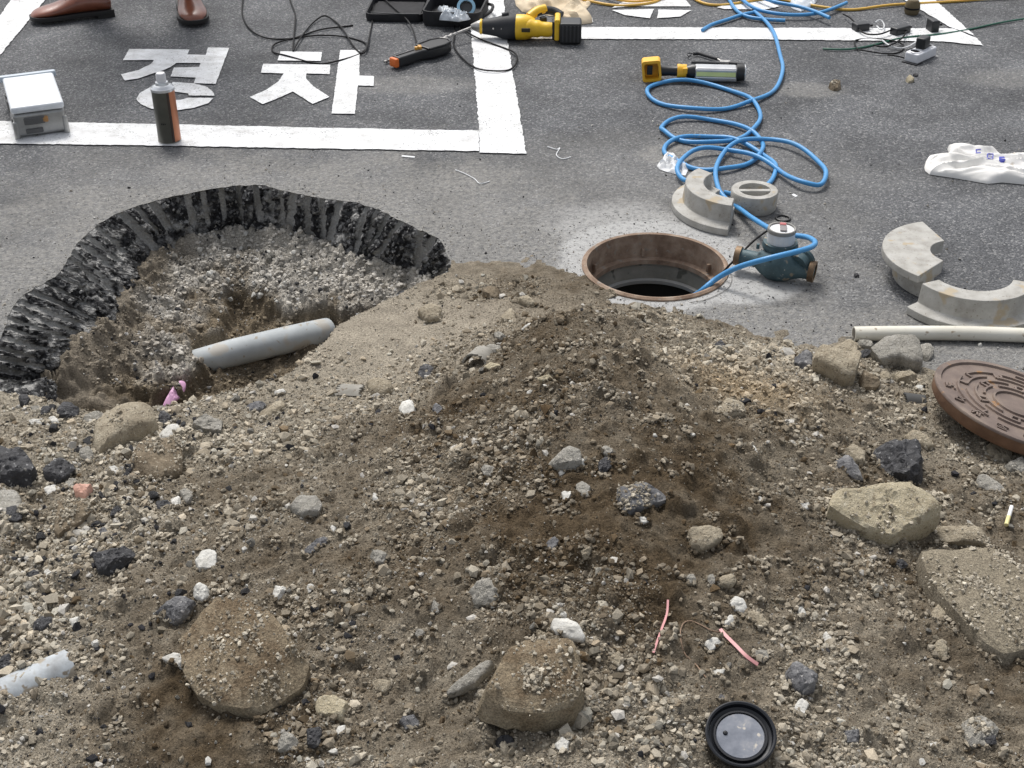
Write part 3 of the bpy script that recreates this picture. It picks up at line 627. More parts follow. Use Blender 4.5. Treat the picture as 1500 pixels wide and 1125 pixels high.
def polar_solid(pts3, C, n, T, Tb, p, amp, fine, seed, NA=44, NR=11, facet=0):
    e1 = np.cross(n, [0, 1, .3]); e1 /= np.linalg.norm(e1); e2 = np.cross(n, e1)
    q = np.array([[(x-C)@e1, (x-C)@e2] for x in pts3]); q -= 0
    ang = np.linspace(0, 2*PI, NA, endpoint=False); R = np.zeros(NA)
    for i, a in enumerate(ang):       # farthest crossing of the ray with the outline
        d = np.array([math.cos(a), math.sin(a)]); best = 0
        for k in range(len(q)):
            s0, s1 = q[k-1], q[k]; e = s1-s0; den = d[0]*e[1]-d[1]*e[0]
            if abs(den) < 1e-12: continue
            t = (s0[0]*e[1]-s0[1]*e[0])/den; u = (s0[0]*d[1]-s0[1]*d[0])/den
            if t > 0 and -.001 <= u <= 1.001: best = max(best, t)
        R[i] = best
    R = np.where(R == 0, R[R > 0].mean() if (R > 0).any() else .01, R); R = (R*6+np.roll(R, 1)+np.roll(R, -1))/8
    V = [C+n*T]; idx = []
    rho = np.r_[np.linspace(0, .82, NR-3)[1:], .90, .965, 1.0]
    lay = [(r, T*(1-r**p)**(1/p)) for r in rho]+[(r, -Tb*(1-r**p)**(1/p)) for r in rho[:-1][::-1]]
    for r, w in lay:
        for a in range(NA): V.append(C+(e1*math.cos(ang[a])+e2*math.sin(ang[a]))*R[a]*r+n*w)
    V.append(C-n*Tb); V = np.array(V); L = len(lay); F = []
    for a in range(NA): b = (a+1) % NA; F.append((0, 1+a, 1+b)); F.append((1+(L-1)*NA+b, 1+(L-1)*NA+a, len(V)-1))
    Q = [(1+l*NA+a, 1+(l+1)*NA+a, 1+(l+1)*NA+(a+1) % NA, 1+l*NA+(a+1) % NA) for l in range(L-1) for a in range(NA)]
    size = R.mean(); dirs = V-C; dl = np.linalg.norm(dirs, axis=1)[:, None]+1e-9
    s_ = 1/size
    dn = dirs/dl*.35+n*np.sign((dirs@n))[:, None]*.65
    V = V+dn*(fbm(V*s_*.9+seed, 3, .5)*amp*size)[:, None]
    rg = np.random.default_rng(seed)
    for _ in range(facet): # broken faces
        m = rg.normal(size=3)+n*.35; m /= np.linalg.norm(m); ex_ = ((V-C)@m).max(); dist = ex_*(.62+.30*rg.random())
        over = np.maximum((V-C)@m-dist, 0); V = V-m*over[:, None]*.97
    V = V+dn*(fbm(V*s_*6+seed*3, 2, .6)*fine*size)[:, None]+dn*(np.abs(fbm(V*150+seed, 2, .6))*.0016)[:, None]
    return V, F, Q, R
def bed(pts, size): # soil crumbs banked against the foot of a stone
    q = np.array(pts); k_ = int(40+size*2600); i_ = rng.integers(0, len(q), k_); t_ = rng.random((k_, 1)); w = q[i_-1]*(1-t_)+q[i_]*t_; c_ = q.mean(0); w = c_+(w-c_)*rng.uniform(.92, 1.10, (k_, 1))
    e = ~inside(w[:, 0], w[:, 1], RIMC) & (soil_at(w[:, 0], w[:, 1]) > .008); w = w[e]
    if not len(w): return
    r_ = np.clip(.0020*np.exp(.4*rng.normal(size=len(w))), .001, .005); dr = np.clip(grid_at(DRYG, w[:, 0], w[:, 1])+.1+.2*rng.normal(size=len(w)), 0, 1.1)
    add_crumbs(np.c_[w[:, :2], soil_at(w[:, 0], w[:, 1])+r_*rng.uniform(.2, 1.6, len(w))], r_, soil_col(dr, np.zeros(len(w)))*(.8+.4*rng.random((len(w), 1))))
def rock(out, kind, label, name='rock', bulge=.55, sink=.30, p=4.0, amp=.14, fine=.030, facet=7, crumbs=0, group=None, tilt=.30, cat=None, NA=52):
    seed = len(ROCK_LIST)+3; cx, cy = np.mean([a for a, _ in out]), np.mean([b for _, b in out])
    C = hit(cx, cy); tn = nrm_at(C[0], C[1]); tc = CAMP-C; tc /= np.linalg.norm(tc); nn = tn*(1-tilt)+tc*tilt; nn /= np.linalg.norm(nn)
    pts = []
    for a, b in out:
        d = ray(a, b); t = ((C-CAMP)@nn)/(d@nn); pts.append(CAMP+d*t)
    ex = np.array(pts)-C; size = np.sqrt((np.linalg.norm(ex, axis=1)**2).mean()); e1 = np.linalg.svd(ex, full_matrices=False)[1]; minr = e1[1]/math.sqrt(len(pts))*1.3
    T = minr*bulge*1.25; Cc = C+nn*T*(.5-sink*1.2)
    pts = [q_+nn*T*(.5-sink*1.2) for q_ in pts]
    if kind in ('black', 'greyblack'): amp, fine = max(amp, .16), max(fine, .075)
    V, F, Q, R = polar_solid(pts, Cc, nn, T, T*.9, p, amp, fine, seed, NA, 11, facet)
    base = C.copy(); me = bpy.data.meshes.new(name); me.from_pydata([tuple(v) for v in (V-base)], [], F+Q); me.update()
    bm = bmesh.new(); bm.from_mesh(me); bmesh.ops.recalc_face_normals(bm, faces=bm.faces); bm.to_mesh(me); bm.free()
    o = link(name, me, ROCKM[kind], None, True, tuple(base))
    me.set_sharp_from_angle(angle=.55)
    bed(pts, size)
    tag(o, label, cat or ('stone' if name != 'asphalt_chunk' else 'rubble'), group)
    ROCK_LIST.append(o)
    if crumbs:
        no = np.array([v.normal[:] for v in me.vertices]); cand = np.where((no[:, 2] > .55))[0]
        if len(cand):
            crumbs = int(crumbs*2.2); wq = np.clip(.5+1.2*fbm(V[cand]*26+seed, 3), .02, 1)**1.5; pk = rng.choice(cand, crumbs, p=wq/wq.sum()); jit = rng.normal(size=(crumbs, 3))*np.array([1, 1, .1])*size*.06
            sz = .0010+.0030*rng.random(crumbs)**2.5; dr = np.clip(.85+.3*rng.normal(size=crumbs), 0, 1.3)
            add_crumbs(V[pk]+jit+np.array([0, 0, .0004]), sz, soil_col(dr, np.zeros(crumbs))*(.8+.5*rng.random((crumbs, 1))))
    return o
a1 = lambda L: sc(L, 0, 560, 3.75)
a2 = lambda L: sc(L, 0, 825, 3.75)
a3 = lambda L: sc(L, 380, 560, 3.75)
a4 = lambda L: sc(L, 380, 825, 3.75)
a5 = lambda L: sc(L, 760, 560, 3.75)
a6 = lambda L: sc(L, 760, 825, 3.75)
a7 = lambda L: sc(L, 1100, 700, 2.647)
a8 = lambda L: sc(L, 1100, 480, 2.96)
a9 = lambda L: sc(L, 1150, 490, 6.52)
aa = lambda L: sc(L, 640, 380, 5.0)
# by the hole, left
rock(a1([(520,270),(580,220),(700,170),(790,155),(850,190),(870,260),(840,310),(720,350),(640,420),(570,450),(530,420),(515,340)]), 'tan', 'big rounded tan boulder on the near edge of the hole', bulge=.6, amp=.10, fine=.02, facet=3, p=3, crumbs=40)
rock(a1([(650,430),(750,360),(950,340),(1010,420),(1000,550),(880,610),(760,550),(660,490)]), 'brown', 'soil covered brown slab just below the big tan boulder', bulge=.5, crumbs=160)
rock(a1([(1050,230),(1130,190),(1230,230),(1260,280),(1220,320),(1100,310),(1060,270)]), 'grey', 'pale crumbly grey lump right of the big tan boulder', fine=.08)
rock(a1([(875,300),(930,250),(980,240),(1000,270),(940,320),(880,330)]), 'white', 'oval whitish stone touching the right side of the tan boulder', facet=0)
rock(a1([(0,370),(80,380),(150,430),(220,540),(170,600),(60,610),(-60,610),(-80,450)]), 'black', 'large black lump of broken asphalt cut by the left edge', 'asphalt_chunk', sink=.15, fine=.1)
rock(a1([(230,500),(300,450),(380,430),(420,510),(330,580),(250,560)]), 'black', 'flat black asphalt piece between large black lump and tan boulder', 'asphalt_chunk', sink=.2)
rock(a1([(0,620),(90,610),(130,680),(130,770),(40,810),(-40,830),(-60,700)]), 'grey', 'pale grey rock cut by the left edge below the black lump')
rock(a1([(35,700),(85,690),(130,730),(120,780),(60,800),(30,770)]), 'black', 'small black crumb of asphalt stuck on the pale left edge rock', 'asphalt_chunk')
rock(a1([(400,600),(440,565),(500,580),(520,610),(470,655),(410,640)]), 'pink', 'single pinkish stone on the left rubble', sink=.1)
rock(a1([(310,660),(400,640),(500,660),(570,710),(540,770),(460,820),(380,870),(330,930),(300,880),(305,760)]), 'brown', 'long soil caked rock under the pinkish stone', crumbs=160, amp=.12)
rock(a1([(510,960),(620,930),(740,910),(755,960),(680,1040),(590,1090),(540,1060)]), 'black', 'jet black wedge of asphalt in the left part of the heap', 'asphalt_chunk', sink=.12, fine=.09)
rock(a1([(1075,1010),(1120,950),(1180,940),(1215,990),(1190,1040),(1100,1060)]), 'white', 'bright white angular stone right of the jet black wedge', sink=.1)
rock(a1([(970,630),(1040,575),(1075,600),(1060,670),(1010,690)]), 'grey', 'light grey flat flake below the brown slab')
rock(a1([(840,660),(890,650),(960,690),(930,720),(860,710)]), 'black', 'small black asphalt bit beside the light grey flake', 'asphalt_chunk')
rock(a1([(935,650),(985,635),(1005,680),(975,705),(945,690)]), 'white', 'small white stone squeezed between black bit and grey flake')
rock(a1([(440,380),(490,360),(525,400),(500,450),(440,430)]), 'grey', 'roundish grey stone against the left side of the tan boulder')
rock(a1([(595,475),(625,455),(655,490),(645,515),(610,500)]), 'white', 'small white stone at the lower foot of the tan boulder')
rock(a1([(240,600),(270,575),(310,575),(322,615),(270,640)]), 'white', 'white stone left of the pinkish stone')
rock(a1([(360,560),(400,530),(430,550),(410,590),(370,595)]), 'grey', 'small grey stone just above the pinkish stone')
rock(a1([(455,205),(520,180),(580,185),(560,230),(480,255)]), 'grey', 'pale concrete bit at the upper left of the tan boulder', fine=.06)
rock(a1([(260,210),(310,195),(345,230),(300,260)]), 'white', 'whitish stone on the hole rim left of the concrete bit')
rock(a1([(155,220),(210,212),(250,240),(200,262)]), 'white', 'leftmost whitish stone on the near rim of the hole')
rock(a1([(165,145),(215,135),(235,170),(200,195)]), 'grey', 'grey stone between two black bits on the left rim')
rock(a1([(105,90),(165,78),(185,110),(140,145),(110,130)]), 'black', 'black asphalt bit nearest the left edge on the rim', 'asphalt_chunk')
rock(a1([(215,160),(265,130),(295,145),(270,200),(225,205)]), 'black', 'upright black asphalt bit on the rim above whitish stone', 'asphalt_chunk')
rock(a1([(295,155),(360,115),(445,165),(430,205),(330,215)]), 'black', 'wide black asphalt piece at the lower left corner of the hole', 'asphalt_chunk', sink=.15)
rock(a1([(860,180),(900,150),(945,205),(925,255),(875,270)]), 'black', 'black asphalt piece hugging the right end of the tan boulder', 'asphalt_chunk')
rock(a1([(1350,150),(1420,110),(1470,130),(1440,170),(1375,185)]), 'greyblack', 'dusty black chunk on the rim right of the pale lump', 'asphalt_chunk')
rock(a1([(610,690),(660,680),(690,710),(650,760),(610,750)]), 'black', 'black asphalt bit on the rubble below tan boulder', 'asphalt_chunk')
rock(a1([(540,820),(590,800),(600,850),(560,875)]), 'greyblack', 'dusty black bit above the jet black wedge', 'asphalt_chunk')
# lower left
rock([(283,905),(330,890),(372,893),(410,915),(440,955),(460,985),(450,1010),(410,1040),(375,1060),(330,1055),(300,1040),(280,1000),(275,950)], 'caked', 'large flat brown rock with pale right edge, lower left', bulge=.34, sink=.10, amp=.07, fine=.03, p=8, crumbs=420, facet=2, NA=64)
rock(a2([(875,530),(950,500),(1040,530),(1040,560),(1000,590),(930,560)]), 'white', 'flat white stone left of the large flat brown rock', sink=.12)
rock(a2([(830,310),(900,190),(1000,190),(1090,230),(1040,300),(1000,350),(930,350)]), 'greyblack', 'dusty asphalt clump above the large flat brown rock', 'asphalt_chunk')
rock(a2([(1040,150),(1100,120),(1150,150),(1150,200),(1110,225),(1060,190)]), 'white', 'round white stone perched on the dusty asphalt clump', sink=.05)
rock(a2([(1180,160),(1245,130),(1230,160),(1190,185)]), 'white', 'thin white splinter right of the round white stone')
rock(a2([(380,320),(420,285),(460,310),(440,350),(390,375)]), 'white', 'pale oval stone left of the dusty asphalt clump')
rock(a2([(170,330),(240,305),(310,305),(305,340),(240,400),(170,400)]), 'black', 'black asphalt piece left of the pale oval stone', 'asphalt_chunk')
rock(a2([(130,75),(190,50),(240,75),(225,105),(160,108)]), 'black', 'small black asphalt piece above the pale oval stone', 'asphalt_chunk')
rock(a2([(235,50),(270,35),(295,60),(265,90)]), 'white', 'small white stone right beside a small black asphalt piece')
rock(a2([(120,120),(170,100),(205,125),(150,150)]), 'grey', 'small grey stone under a small black asphalt piece')
rock(a2([(0,520),(60,505),(75,560),(30,600),(-30,600)]), 'black', 'black asphalt bit at the left edge above the broken pipe', 'asphalt_chunk')
rock(a2([(620,870),(650,845),(670,870),(640,895)]), 'greyblack', 'dark grey pebble alone on brown soil, lower left', 'asphalt_chunk')
# middle bottom
rock([(697,1045),(720,1005),(745,975),(790,950),(830,960),(850,1000),(852,1040),(838,1070),(790,1080),(740,1075),(705,1068)], 'caked', 'big blocky brown rock at the bottom centre', bulge=.75, sink=.12, amp=.12, fine=.035, p=7, crumbs=300, facet=6, NA=56)
rock([(652,1026),(672,1022),(700,1008),(718,990),(727,972),(716,973),(700,984),(682,998),(664,1012)], 'grey', 'thin curved grey shard jutting out by the blocky brown rock', 'curved_shard', bulge=.8, sink=-.25, facet=0, amp=.05, fine=.02, cat='fragment')
rock(a6([(175,370),(200,315),(270,310),(330,350),(370,420),(350,450),(270,435),(190,410)]), 'white', 'white angular stone lying on the big blocky brown rock', sink=0, facet=4)
rock(a6([(80,370),(120,350),(170,400),(170,455),(120,440)]), 'tan', 'small orange tan stone left of the white angular stone')
rock(a6([(190,1010),(250,965),(300,985),(280,1040),(230,1060)]), 'white', 'white stone below the big blocky brown rock')
rock(a6([(490,525),(550,485),(570,530),(550,585),(500,550)]), 'tan', 'tan pointed stone right of the big blocky rock')
rock(a6([(635,520),(680,505),(670,570),(640,550)]), 'tan', 'small tan stone beside the tan pointed stone')
rock(a6([(220,130),(270,115),(295,170),(280,195),(235,165)]), 'tan', 'small tan stone above the white angular stone')
rock(a6([(1130,230),(1180,190),(1250,220),(1255,270),(1230,305),(1170,275)]), 'white', 'larger whitish stone above the pink strap')
rock(a6([(1120,330),(1160,285),(1195,320),(1170,360),(1125,355)]), 'white', 'small whitish stone just above the pink strap end')
rock(a6([(1260,270),(1310,280),(1390,360),(1380,390),(1310,370),(1250,320)]), 'tan', 'long tan slab right of the larger whitish stone', bulge=.7)
rock(a6([(1000,450),(1060,415),(1120,410),(1110,450),(1040,505)]), 'white', 'grey white stone touching the left of the pink strap')
rock(a6([(1285,490),(1370,480),(1385,520),(1340,560),(1290,520)]), 'grey', 'grey tan stone at the lower end of the pink strap')
rock(a6([(1050,590),(1130,590),(1110,635),(1060,630)]), 'white', 'pale flat stone below the pink strap')
rock(a6([(1040,60),(1070,65),(1085,105),(1060,130),(1035,105)]), 'grey', 'upright grey pebble above the larger whitish stone')
rock(a6([(1090,60),(1150,55),(1200,100),(1170,140),(1100,130)]), 'tan', 'soil coloured lump right of the upright grey pebble')
rock(a6([(915,75),(960,65),(970,110),(935,130)]), 'grey', 'grey pebble left of the upright grey pebble')
rock(a6([(1085,735),(1115,720),(1130,745),(1105,765)]), 'greyblack', 'shiny dark pebble just above the black plastic lid', 'asphalt_chunk')
rock(a4([(310,790),(350,750),(430,760),(520,760),(530,820),(490,885),(400,890),(320,860)]), 'cream', 'cream coloured rock right below the large flat brown rock', sink=.1)
rock(a4([(610,650),(660,640),(730,655),(720,700),(690,725),(620,690)]), 'tan', 'small tan rock between flat brown rock and blocky rock')
rock(a4([(395,975),(420,900),(485,890),(470,940),(430,980)]), 'white', 'pale chip sticking out under the cream rock')
rock(a4([(265,920),(350,900),(360,980),(320,1040),(265,1010)]), 'black', 'black asphalt piece at the lower left of the cream rock', 'asphalt_chunk')
rock(a4([(85,960),(160,940),(230,970),(220,1030),(110,1050)]), 'grey', 'rough grey lump left of a black asphalt piece at bottom', fine=.07)
rock(a4([(760,870),(830,830),(900,850),(880,910),(810,930)]), 'greyblack', 'dusty black chunk left of the blocky brown rock', 'asphalt_chunk')
rock(a4([(1130,200),(1200,150),(1230,60),(1290,30),(1330,130),(1330,210),(1270,250),(1180,250)]), 'grey', 'tall pale cement lump above the blocky brown rock', fine=.06, amp=.16)
rock(a4([(75,170),(100,115),(150,130),(160,180),(130,240),(90,220)]), 'white', 'white upright stone above the large flat brown rock', sink=.1)
rock(a4([(250,210),(300,165),(370,180),(380,230),(300,265)]), 'brown', 'round brown clod right of the white upright stone', crumbs=40)
rock(a4([(1270,985),(1340,950),(1410,960),(1400,1020),(1310,1030)]), 'black', 'black asphalt piece under the blocky brown rock', 'asphalt_chunk')
rock(a4([(930,240),(960,210),(1000,230),(990,280),(945,275)]), 'grey', 'small grey clod left of the tall pale cement lump')
rock(a4([(850,390),(880,360),(915,380),(885,425)]), 'grey', 'little grey clod below a small grey clod')
# centre
rock(a3([(160,690),(230,655),(320,650),(355,700),(330,745),(240,770),(190,740)]), 'grey', 'grey angular rock left of the heap centre', sink=.1, facet=3)
rock(a3([(770,160),(800,115),(850,120),(860,170),(820,200),(780,185)]), 'white', 'round pale stone below the curved shard plate')
rock(a3([(940,190),(970,120),(1010,150),(1000,200)]), 'greyblack', 'glassy grey sliver right of the round pale stone', 'asphalt_chunk')
rock(a3([(585,20),(650,-5),(720,20),(740,60),(680,95),(610,85)]), 'tan', 'round tan cobble right of the curved shard plate', facet=0)
rock(a3([(-20,200),(80,130),(140,100),(165,130),(100,180),(30,240),(-20,245)]), 'tan', 'dusty tan slab sloping beside the hole rim', bulge=.5)
rock(a3([(1210,490),(1240,460),(1300,475),(1290,520),(1240,535)]), 'grey', 'small stone with pale cap, left of the grey heap rock')
rock(a3([(240,940),(330,860),(390,850),(370,890),(270,970)]), 'greyblack', 'dusty asphalt strip below the grey angular rock', 'asphalt_chunk')
rock(a3([(380,805),(410,790),(435,810),(410,832)]), 'white', 'small white stone right above the dusty asphalt strip')
rock(a3([(600,940),(650,920),(705,950),(690,1000),(630,1010)]), 'grey', 'pale crumbly clod in the heap left of centre', fine=.08)
rock(a3([(620,610),(650,620),(655,665),(620,650)]), 'white', 'tiny pale flake right of the grey angular rock')
rock(a3([(70,70),(130,40),(150,65),(110,82)]), 'white', 'white flake left of the curved shard plate')
rock(a5([(150,450),(190,410),(280,375),(340,400),(355,460),(320,490),(230,505),(180,480)]), 'grey', 'grey angular rock at the middle of the heap', sink=.08, facet=3)
rock(a5([(430,440),(480,420),(515,450),(500,510),(440,510)]), 'black', 'black asphalt bit right of the middle grey rock', 'asphalt_chunk')
rock(a5([(435,375),(480,340),(520,380),(515,420),(470,410)]), 'grey', 'grey stone topping the black bit at the heap middle')
rock(a5([(315,570),(350,550),(395,580),(390,640),(350,655),(320,620)]), 'grey', 'egg shaped grey stone below the middle grey rock', facet=0)
rock(a5([(235,620),(290,600),(300,660),(245,665)]), 'white', 'pale flake left of the egg shaped grey stone')
rock(a5([(540,580),(640,560),(830,600),(820,660),(720,690),(600,745),(540,700)]), 'greyblack', 'wide flat asphalt scab coated with pale dust', 'asphalt_chunk', bulge=.3, crumbs=120)
rock(a5([(640,755),(700,740),(715,775),(655,792)]), 'white', 'white pebble below the wide dusty asphalt scab')
rock(a5([(175,550),(195,530),(215,550),(190,570)]), 'white', 'white pebble right below the middle grey rock')
rock(a5([(920,825),(1020,805),(1140,835),(1100,890),(990,950),(940,910)]), 'tan', 'triangular tan rock right of heap centre', sink=.1, facet=3)
rock(a5([(1140,820),(1165,808),(1185,830),(1160,855)]), 'tan', 'small tan stone at the right tip of the triangular rock')
rock(a5([(1110,890),(1135,875),(1145,900),(1120,910)]), 'white', 'small white stone under the triangular tan rock')
rock(a5([(330,930),(370,895),(400,920),(380,970),(340,980)]), 'tan', 'brown oval stone below the dusty asphalt scab')
rock(a5([(130,930),(180,860),(225,840),(220,890),(180,955)]), 'greyblack', 'dusty black chip left of the brown oval stone', 'asphalt_chunk')
rock(a5([(1050,190),(1130,115),(1230,150),(1240,200),(1150,215)]), 'tan', 'soil coated boulder on the tan crest right of the heap top', crumbs=60, facet=0)
rock(a5([(1300,640),(1330,620),(1345,650),(1310,675)]), 'white', 'white pebble alone on dark soil right of the dusty scab')
rock(a5([(920,290),(950,278),(970,295),(940,310)]), 'white', 'small white pebble below the tan crest')
rock(a5([(1260,340),(1275,325),(1310,380),(1295,392)]), 'white', 'small white splinter below the soil coated boulder')
# right
rock(a8([(298,830),(330,770),(420,780),(550,750),(660,730),(740,770),(800,830),(815,870),(780,920),(680,940),(610,975),(570,985),(450,930),(380,890),(310,850)]), 'cream', 'large cream yellow rock on the right side of the heap', sink=.05, bulge=.65, amp=.10, facet=5, NA=60, fine=.045, crumbs=60)
rock(a8([(800,880),(850,850),(950,870),(1050,940),(1100,970),(1070,1020),(980,960),(880,950),(800,950)]), 'tan', 'tan rock wedged between cream rock and right slab', sink=.15, crumbs=40)
rock([(1338,830),(1375,800),(1420,800),(1470,840),(1530,880),(1560,930),(1530,965),(1465,987),(1430,965),(1395,925),(1365,890),(1345,855)], 'cakedgrey', 'largest grey tan slab cut by the right edge', bulge=.28, sink=.10, amp=.05, fine=.03, p=5, crumbs=520, facet=5, NA=68)
rock(a7([(670,580),(735,480),(775,500),(720,615)]), 'tan', 'small flat block leaning on the largest right slab', bulge=.6, p=5, sink=0, amp=.04)
rock(a8([(495,560),(560,540),(700,540),(750,610),(770,660),(680,710),(600,680),(520,620)]), 'black', 'glossy black asphalt chunk above the large cream rock', 'asphalt_chunk', sink=.08, fine=.1)
rock(a8([(600,545),(700,535),(740,600),(680,640),(620,600)]), 'greyblack', 'grey smeared asphalt piece on the glossy black chunk', 'asphalt_chunk', sink=-.25)
rock(a8([(365,570),(430,545),(500,640),(490,690),(440,680),(370,620)]), 'greyblack', 'dusty asphalt wedge left of the glossy black chunk', 'asphalt_chunk')
rock(a8([(655,490),(700,460),(760,490),(795,530),(750,540),(680,520)]), 'tan', 'smooth oval stone between the lid and black chunk', sink=.1, facet=0)
rock(a8([(380,540),(440,515),(490,550),(490,600),(440,600)]), 'tan', 'tan stone on top of the dusty asphalt wedge')
rock(a8([(950,660),(1000,640),(1110,710),(1090,740),(990,710)]), 'grey', 'long grey stone right of the glossy black chunk')
rock(a8([(1010,500),(1080,520),(1140,560),(1120,590),(1060,600),(1010,550)]), 'tan', 'crumbly tan lump in front of the manhole cover', fine=.08)
rock(a8([(1070,610),(1180,570),(1200,640),(1100,645)]), 'grey', 'grey lump at the right edge below the manhole cover', fine=.08)
rock(a8([(1010,850),(1045,845),(1050,865),(1020,870)]), 'tan', 'tiny tan pebble left of the cigarette end')
rock(a8([(20,740),(50,730),(55,755),(30,772)]), 'white', 'white pebble left of the large cream rock')
rock(a8([(205,770),(250,765),(255,790),(220,800)]), 'white', 'pale flake above the left tip of the cream rock')
rock(a8([(590,1030),(640,1005),(680,1040),(640,1060)]), 'black', 'black asphalt bit below the large cream rock', 'asphalt_chunk')
rock(a7([(130,740),(185,710),(270,760),(240,830),(180,855),(140,790)]), 'greyblack', 'dusty asphalt chunk above the black plastic lid', 'asphalt_chunk')
rock(a7([(155,910),(190,855),(225,880),(210,930),(175,940)]), 'white', 'white stone right of the black plastic lid')
rock(a7([(270,620),(295,602),(325,635),(300,658)]), 'white', 'white stone between pink strap and right slab')
rock(a7([(168,510),(195,500),(212,535),(180,558)]), 'white', 'white stone left of a pale patch under the cream rock')
rock(a7([(690,660),(740,630),(770,690),(745,722),(700,700)]), 'tan', 'tan lump under the small flat block')
rock(a7([(395,345),(440,320),(480,355),(450,385),(410,370)]), 'brown', 'brown soil clod below the large cream rock', crumbs=30)
rock(a7([(680,1040),(715,1030),(720,1060),(690,1062)]), 'white', 'white flake at the bottom right')
rock(a7([(800,960),(900,930),(960,990),(940,1060),(830,1070)]), 'grey', 'rough pale lump at the bottom right', fine=.09, crumbs=60)
rock(a7([(820,830),(870,790),(890,850),(850,890)]), 'brown', 'brown clod above the rough pale lump')
rock(a7([(895,1020),(940,1005),(950,1050),(905,1060)]), 'black', 'black asphalt bit on the rough pale lump', 'asphalt_chunk', sink=-.5)
rock(a7([(350,990),(420,985),(430,1040),(370,1050)]), 'greyblack', 'grey black clump at bottom right of the plastic lid', 'asphalt_chunk')
# rubble by the white pipe and the cover
rock(a9([(760,270),(900,160),(1060,110),(1200,95),(1270,180),(1310,300),(1290,390),(1210,400),(1080,340),(880,375),(830,320)]), 'grey', 'largest grey rock beside the white pipe', sink=-.05, facet=4, amp=.08)
rock(a9([(1270,110),(1400,130),(1425,170),(1380,290),(1330,310),(1290,200)]), 'grey', 'grey rock behind the right end of the largest pipe side rock', sink=0)
rock(a9([(420,210),(600,105),(700,150),(690,250),(600,310),(480,280)]), 'tan', 'tan broken rock at the left end of the white pipe', sink=-.12, facet=4)
rock(a9([(690,190),(800,140),(840,180),(760,250),(700,250)]), 'black', 'black asphalt piece between two rocks near the white pipe', 'asphalt_chunk')
rock(a9([(650,90),(780,65),(850,110),(820,160),(730,150)]), 'grey', 'flat grey rock just under the white pipe end', sink=0)
rock(a9([(250,320),(320,260),(430,310),(600,340),(700,290),(740,370),(690,540),(540,545),(380,450),(250,380)]), 'tan', 'long mossy tan slab on the heap edge near the manhole cover', sink=-.12, bulge=.7, facet=2)
rock(a9([(680,520),(740,360),(800,400),(950,490),(860,560),(700,555)]), 'brown', 'brown wedge stone at the right end of the long mossy slab', sink=0)
rock(a9([(80,230),(180,175),(260,220),(250,330),(170,355),(80,310)]), 'greyblack', 'round grey rock at the left end of the long mossy slab', amp=.08)
rock(a9([(870,410),(960,385),(1010,440),(960,490),(890,440)]), 'tan', 'small tan stone below the largest pipe side rock', sink=0)
rock(a9([(1040,410),(1090,360),(1180,400),(1250,440),(1230,510),(1130,525),(1060,470)]), 'tan', 'chunky tan stone between the largest grey rock and the cover', sink=0)
rock(a9([(1235,510),(1290,490),(1330,530),(1290,560),(1250,545)]), 'white', 'pale stone just left of the manhole cover edge', sink=0)
rock(a9([(560,40),(640,20),(660,60),(600,75)]), 'grey', 'small grey stone at the open end of the white pipe')
rock(aa([(470,440),(530,370),(580,390),(575,470),(530,485),(480,465)]), 'tan', 'upright tan stone behind the crest near the hole')
rock(aa([(560,310),(640,260),(700,310),(740,360),(700,380),(620,340)]), 'tan', 'dusty long stone behind the heap crest')
rock(aa([(330,250),(400,210),(470,250),(440,300),(350,310)]), 'brown', 'brown lump on the dusty ground right of the hole')
rock(aa([(355,670),(400,630),(490,650),(480,700),(400,715)]), 'grey', 'crumbly stone right of the curved pipe fragment', fine=.07)
rock(aa([(415,565),(470,535),(510,565),(490,600),(430,600)]), 'grey', 'pale crumbly clod above the curved pipe fragment', fine=.07)
rock(aa([(330,795),(400,765),(470,780),(480,810),(400,822)]), 'cream', 'cream flat stone below the curved pipe fragment')
rock(aa([(730,890),(800,870),(860,840),(870,880),(820,910),(740,905)]), 'cream', 'cream white flake near the heap top', sink=-.1)
rock(aa([(580,540),(640,510),(715,465),(718,490),(640,530)]), 'white', 'long thin white flake behind the heap top', bulge=.5, sink=-.1)
rock(aa([(860,420),(910,405),(945,430),(930,470),(880,475)]), 'brown', 'dark damp clod at the very top of the heap')
rock([(612,462),(630,450),(648,458),(645,475),(625,477)], 'tan', 'lone tan stone on the smooth dusty ground by the hole', facet=0)
rock([(610,545),(625,532),(638,540),(632,562),(615,560)], 'black', 'black asphalt crumb left of the curved pipe fragment', 'asphalt_chunk')
rock([(1044,505),(1056,502),(1064,510),(1056,516)], 'black', 'black asphalt crumb on the dusty ground below the manhole', 'asphalt_chunk')
# loose on the asphalt
rock([(1213,128),(1220,122),(1230,123),(1233,131),(1226,137),(1216,135)], 'brown', 'brown clod of soil alone on the asphalt, top right', 'soil_clod', sink=0, crumbs=20)
rock([(1326,119),(1332,113),(1339,118),(1336,124),(1328,124)], 'cream', 'small pale stone alone on the asphalt, top right', sink=0)
rock([(1337,111),(1343,109),(1346,112),(1340,114)], 'black', 'black crumb just behind the pale stone on the asphalt', 'asphalt_chunk', sink=0)
rock([(1250,404),(1256,402),(1259,407),(1252,408)], 'black', 'black crumb on the asphalt left of concrete pieces', 'asphalt_chunk', sink=0)
rock([(1432,505),(1437,504),(1439,509),(1433,511)], 'white', 'white pebble under the white pipe', sink=0)

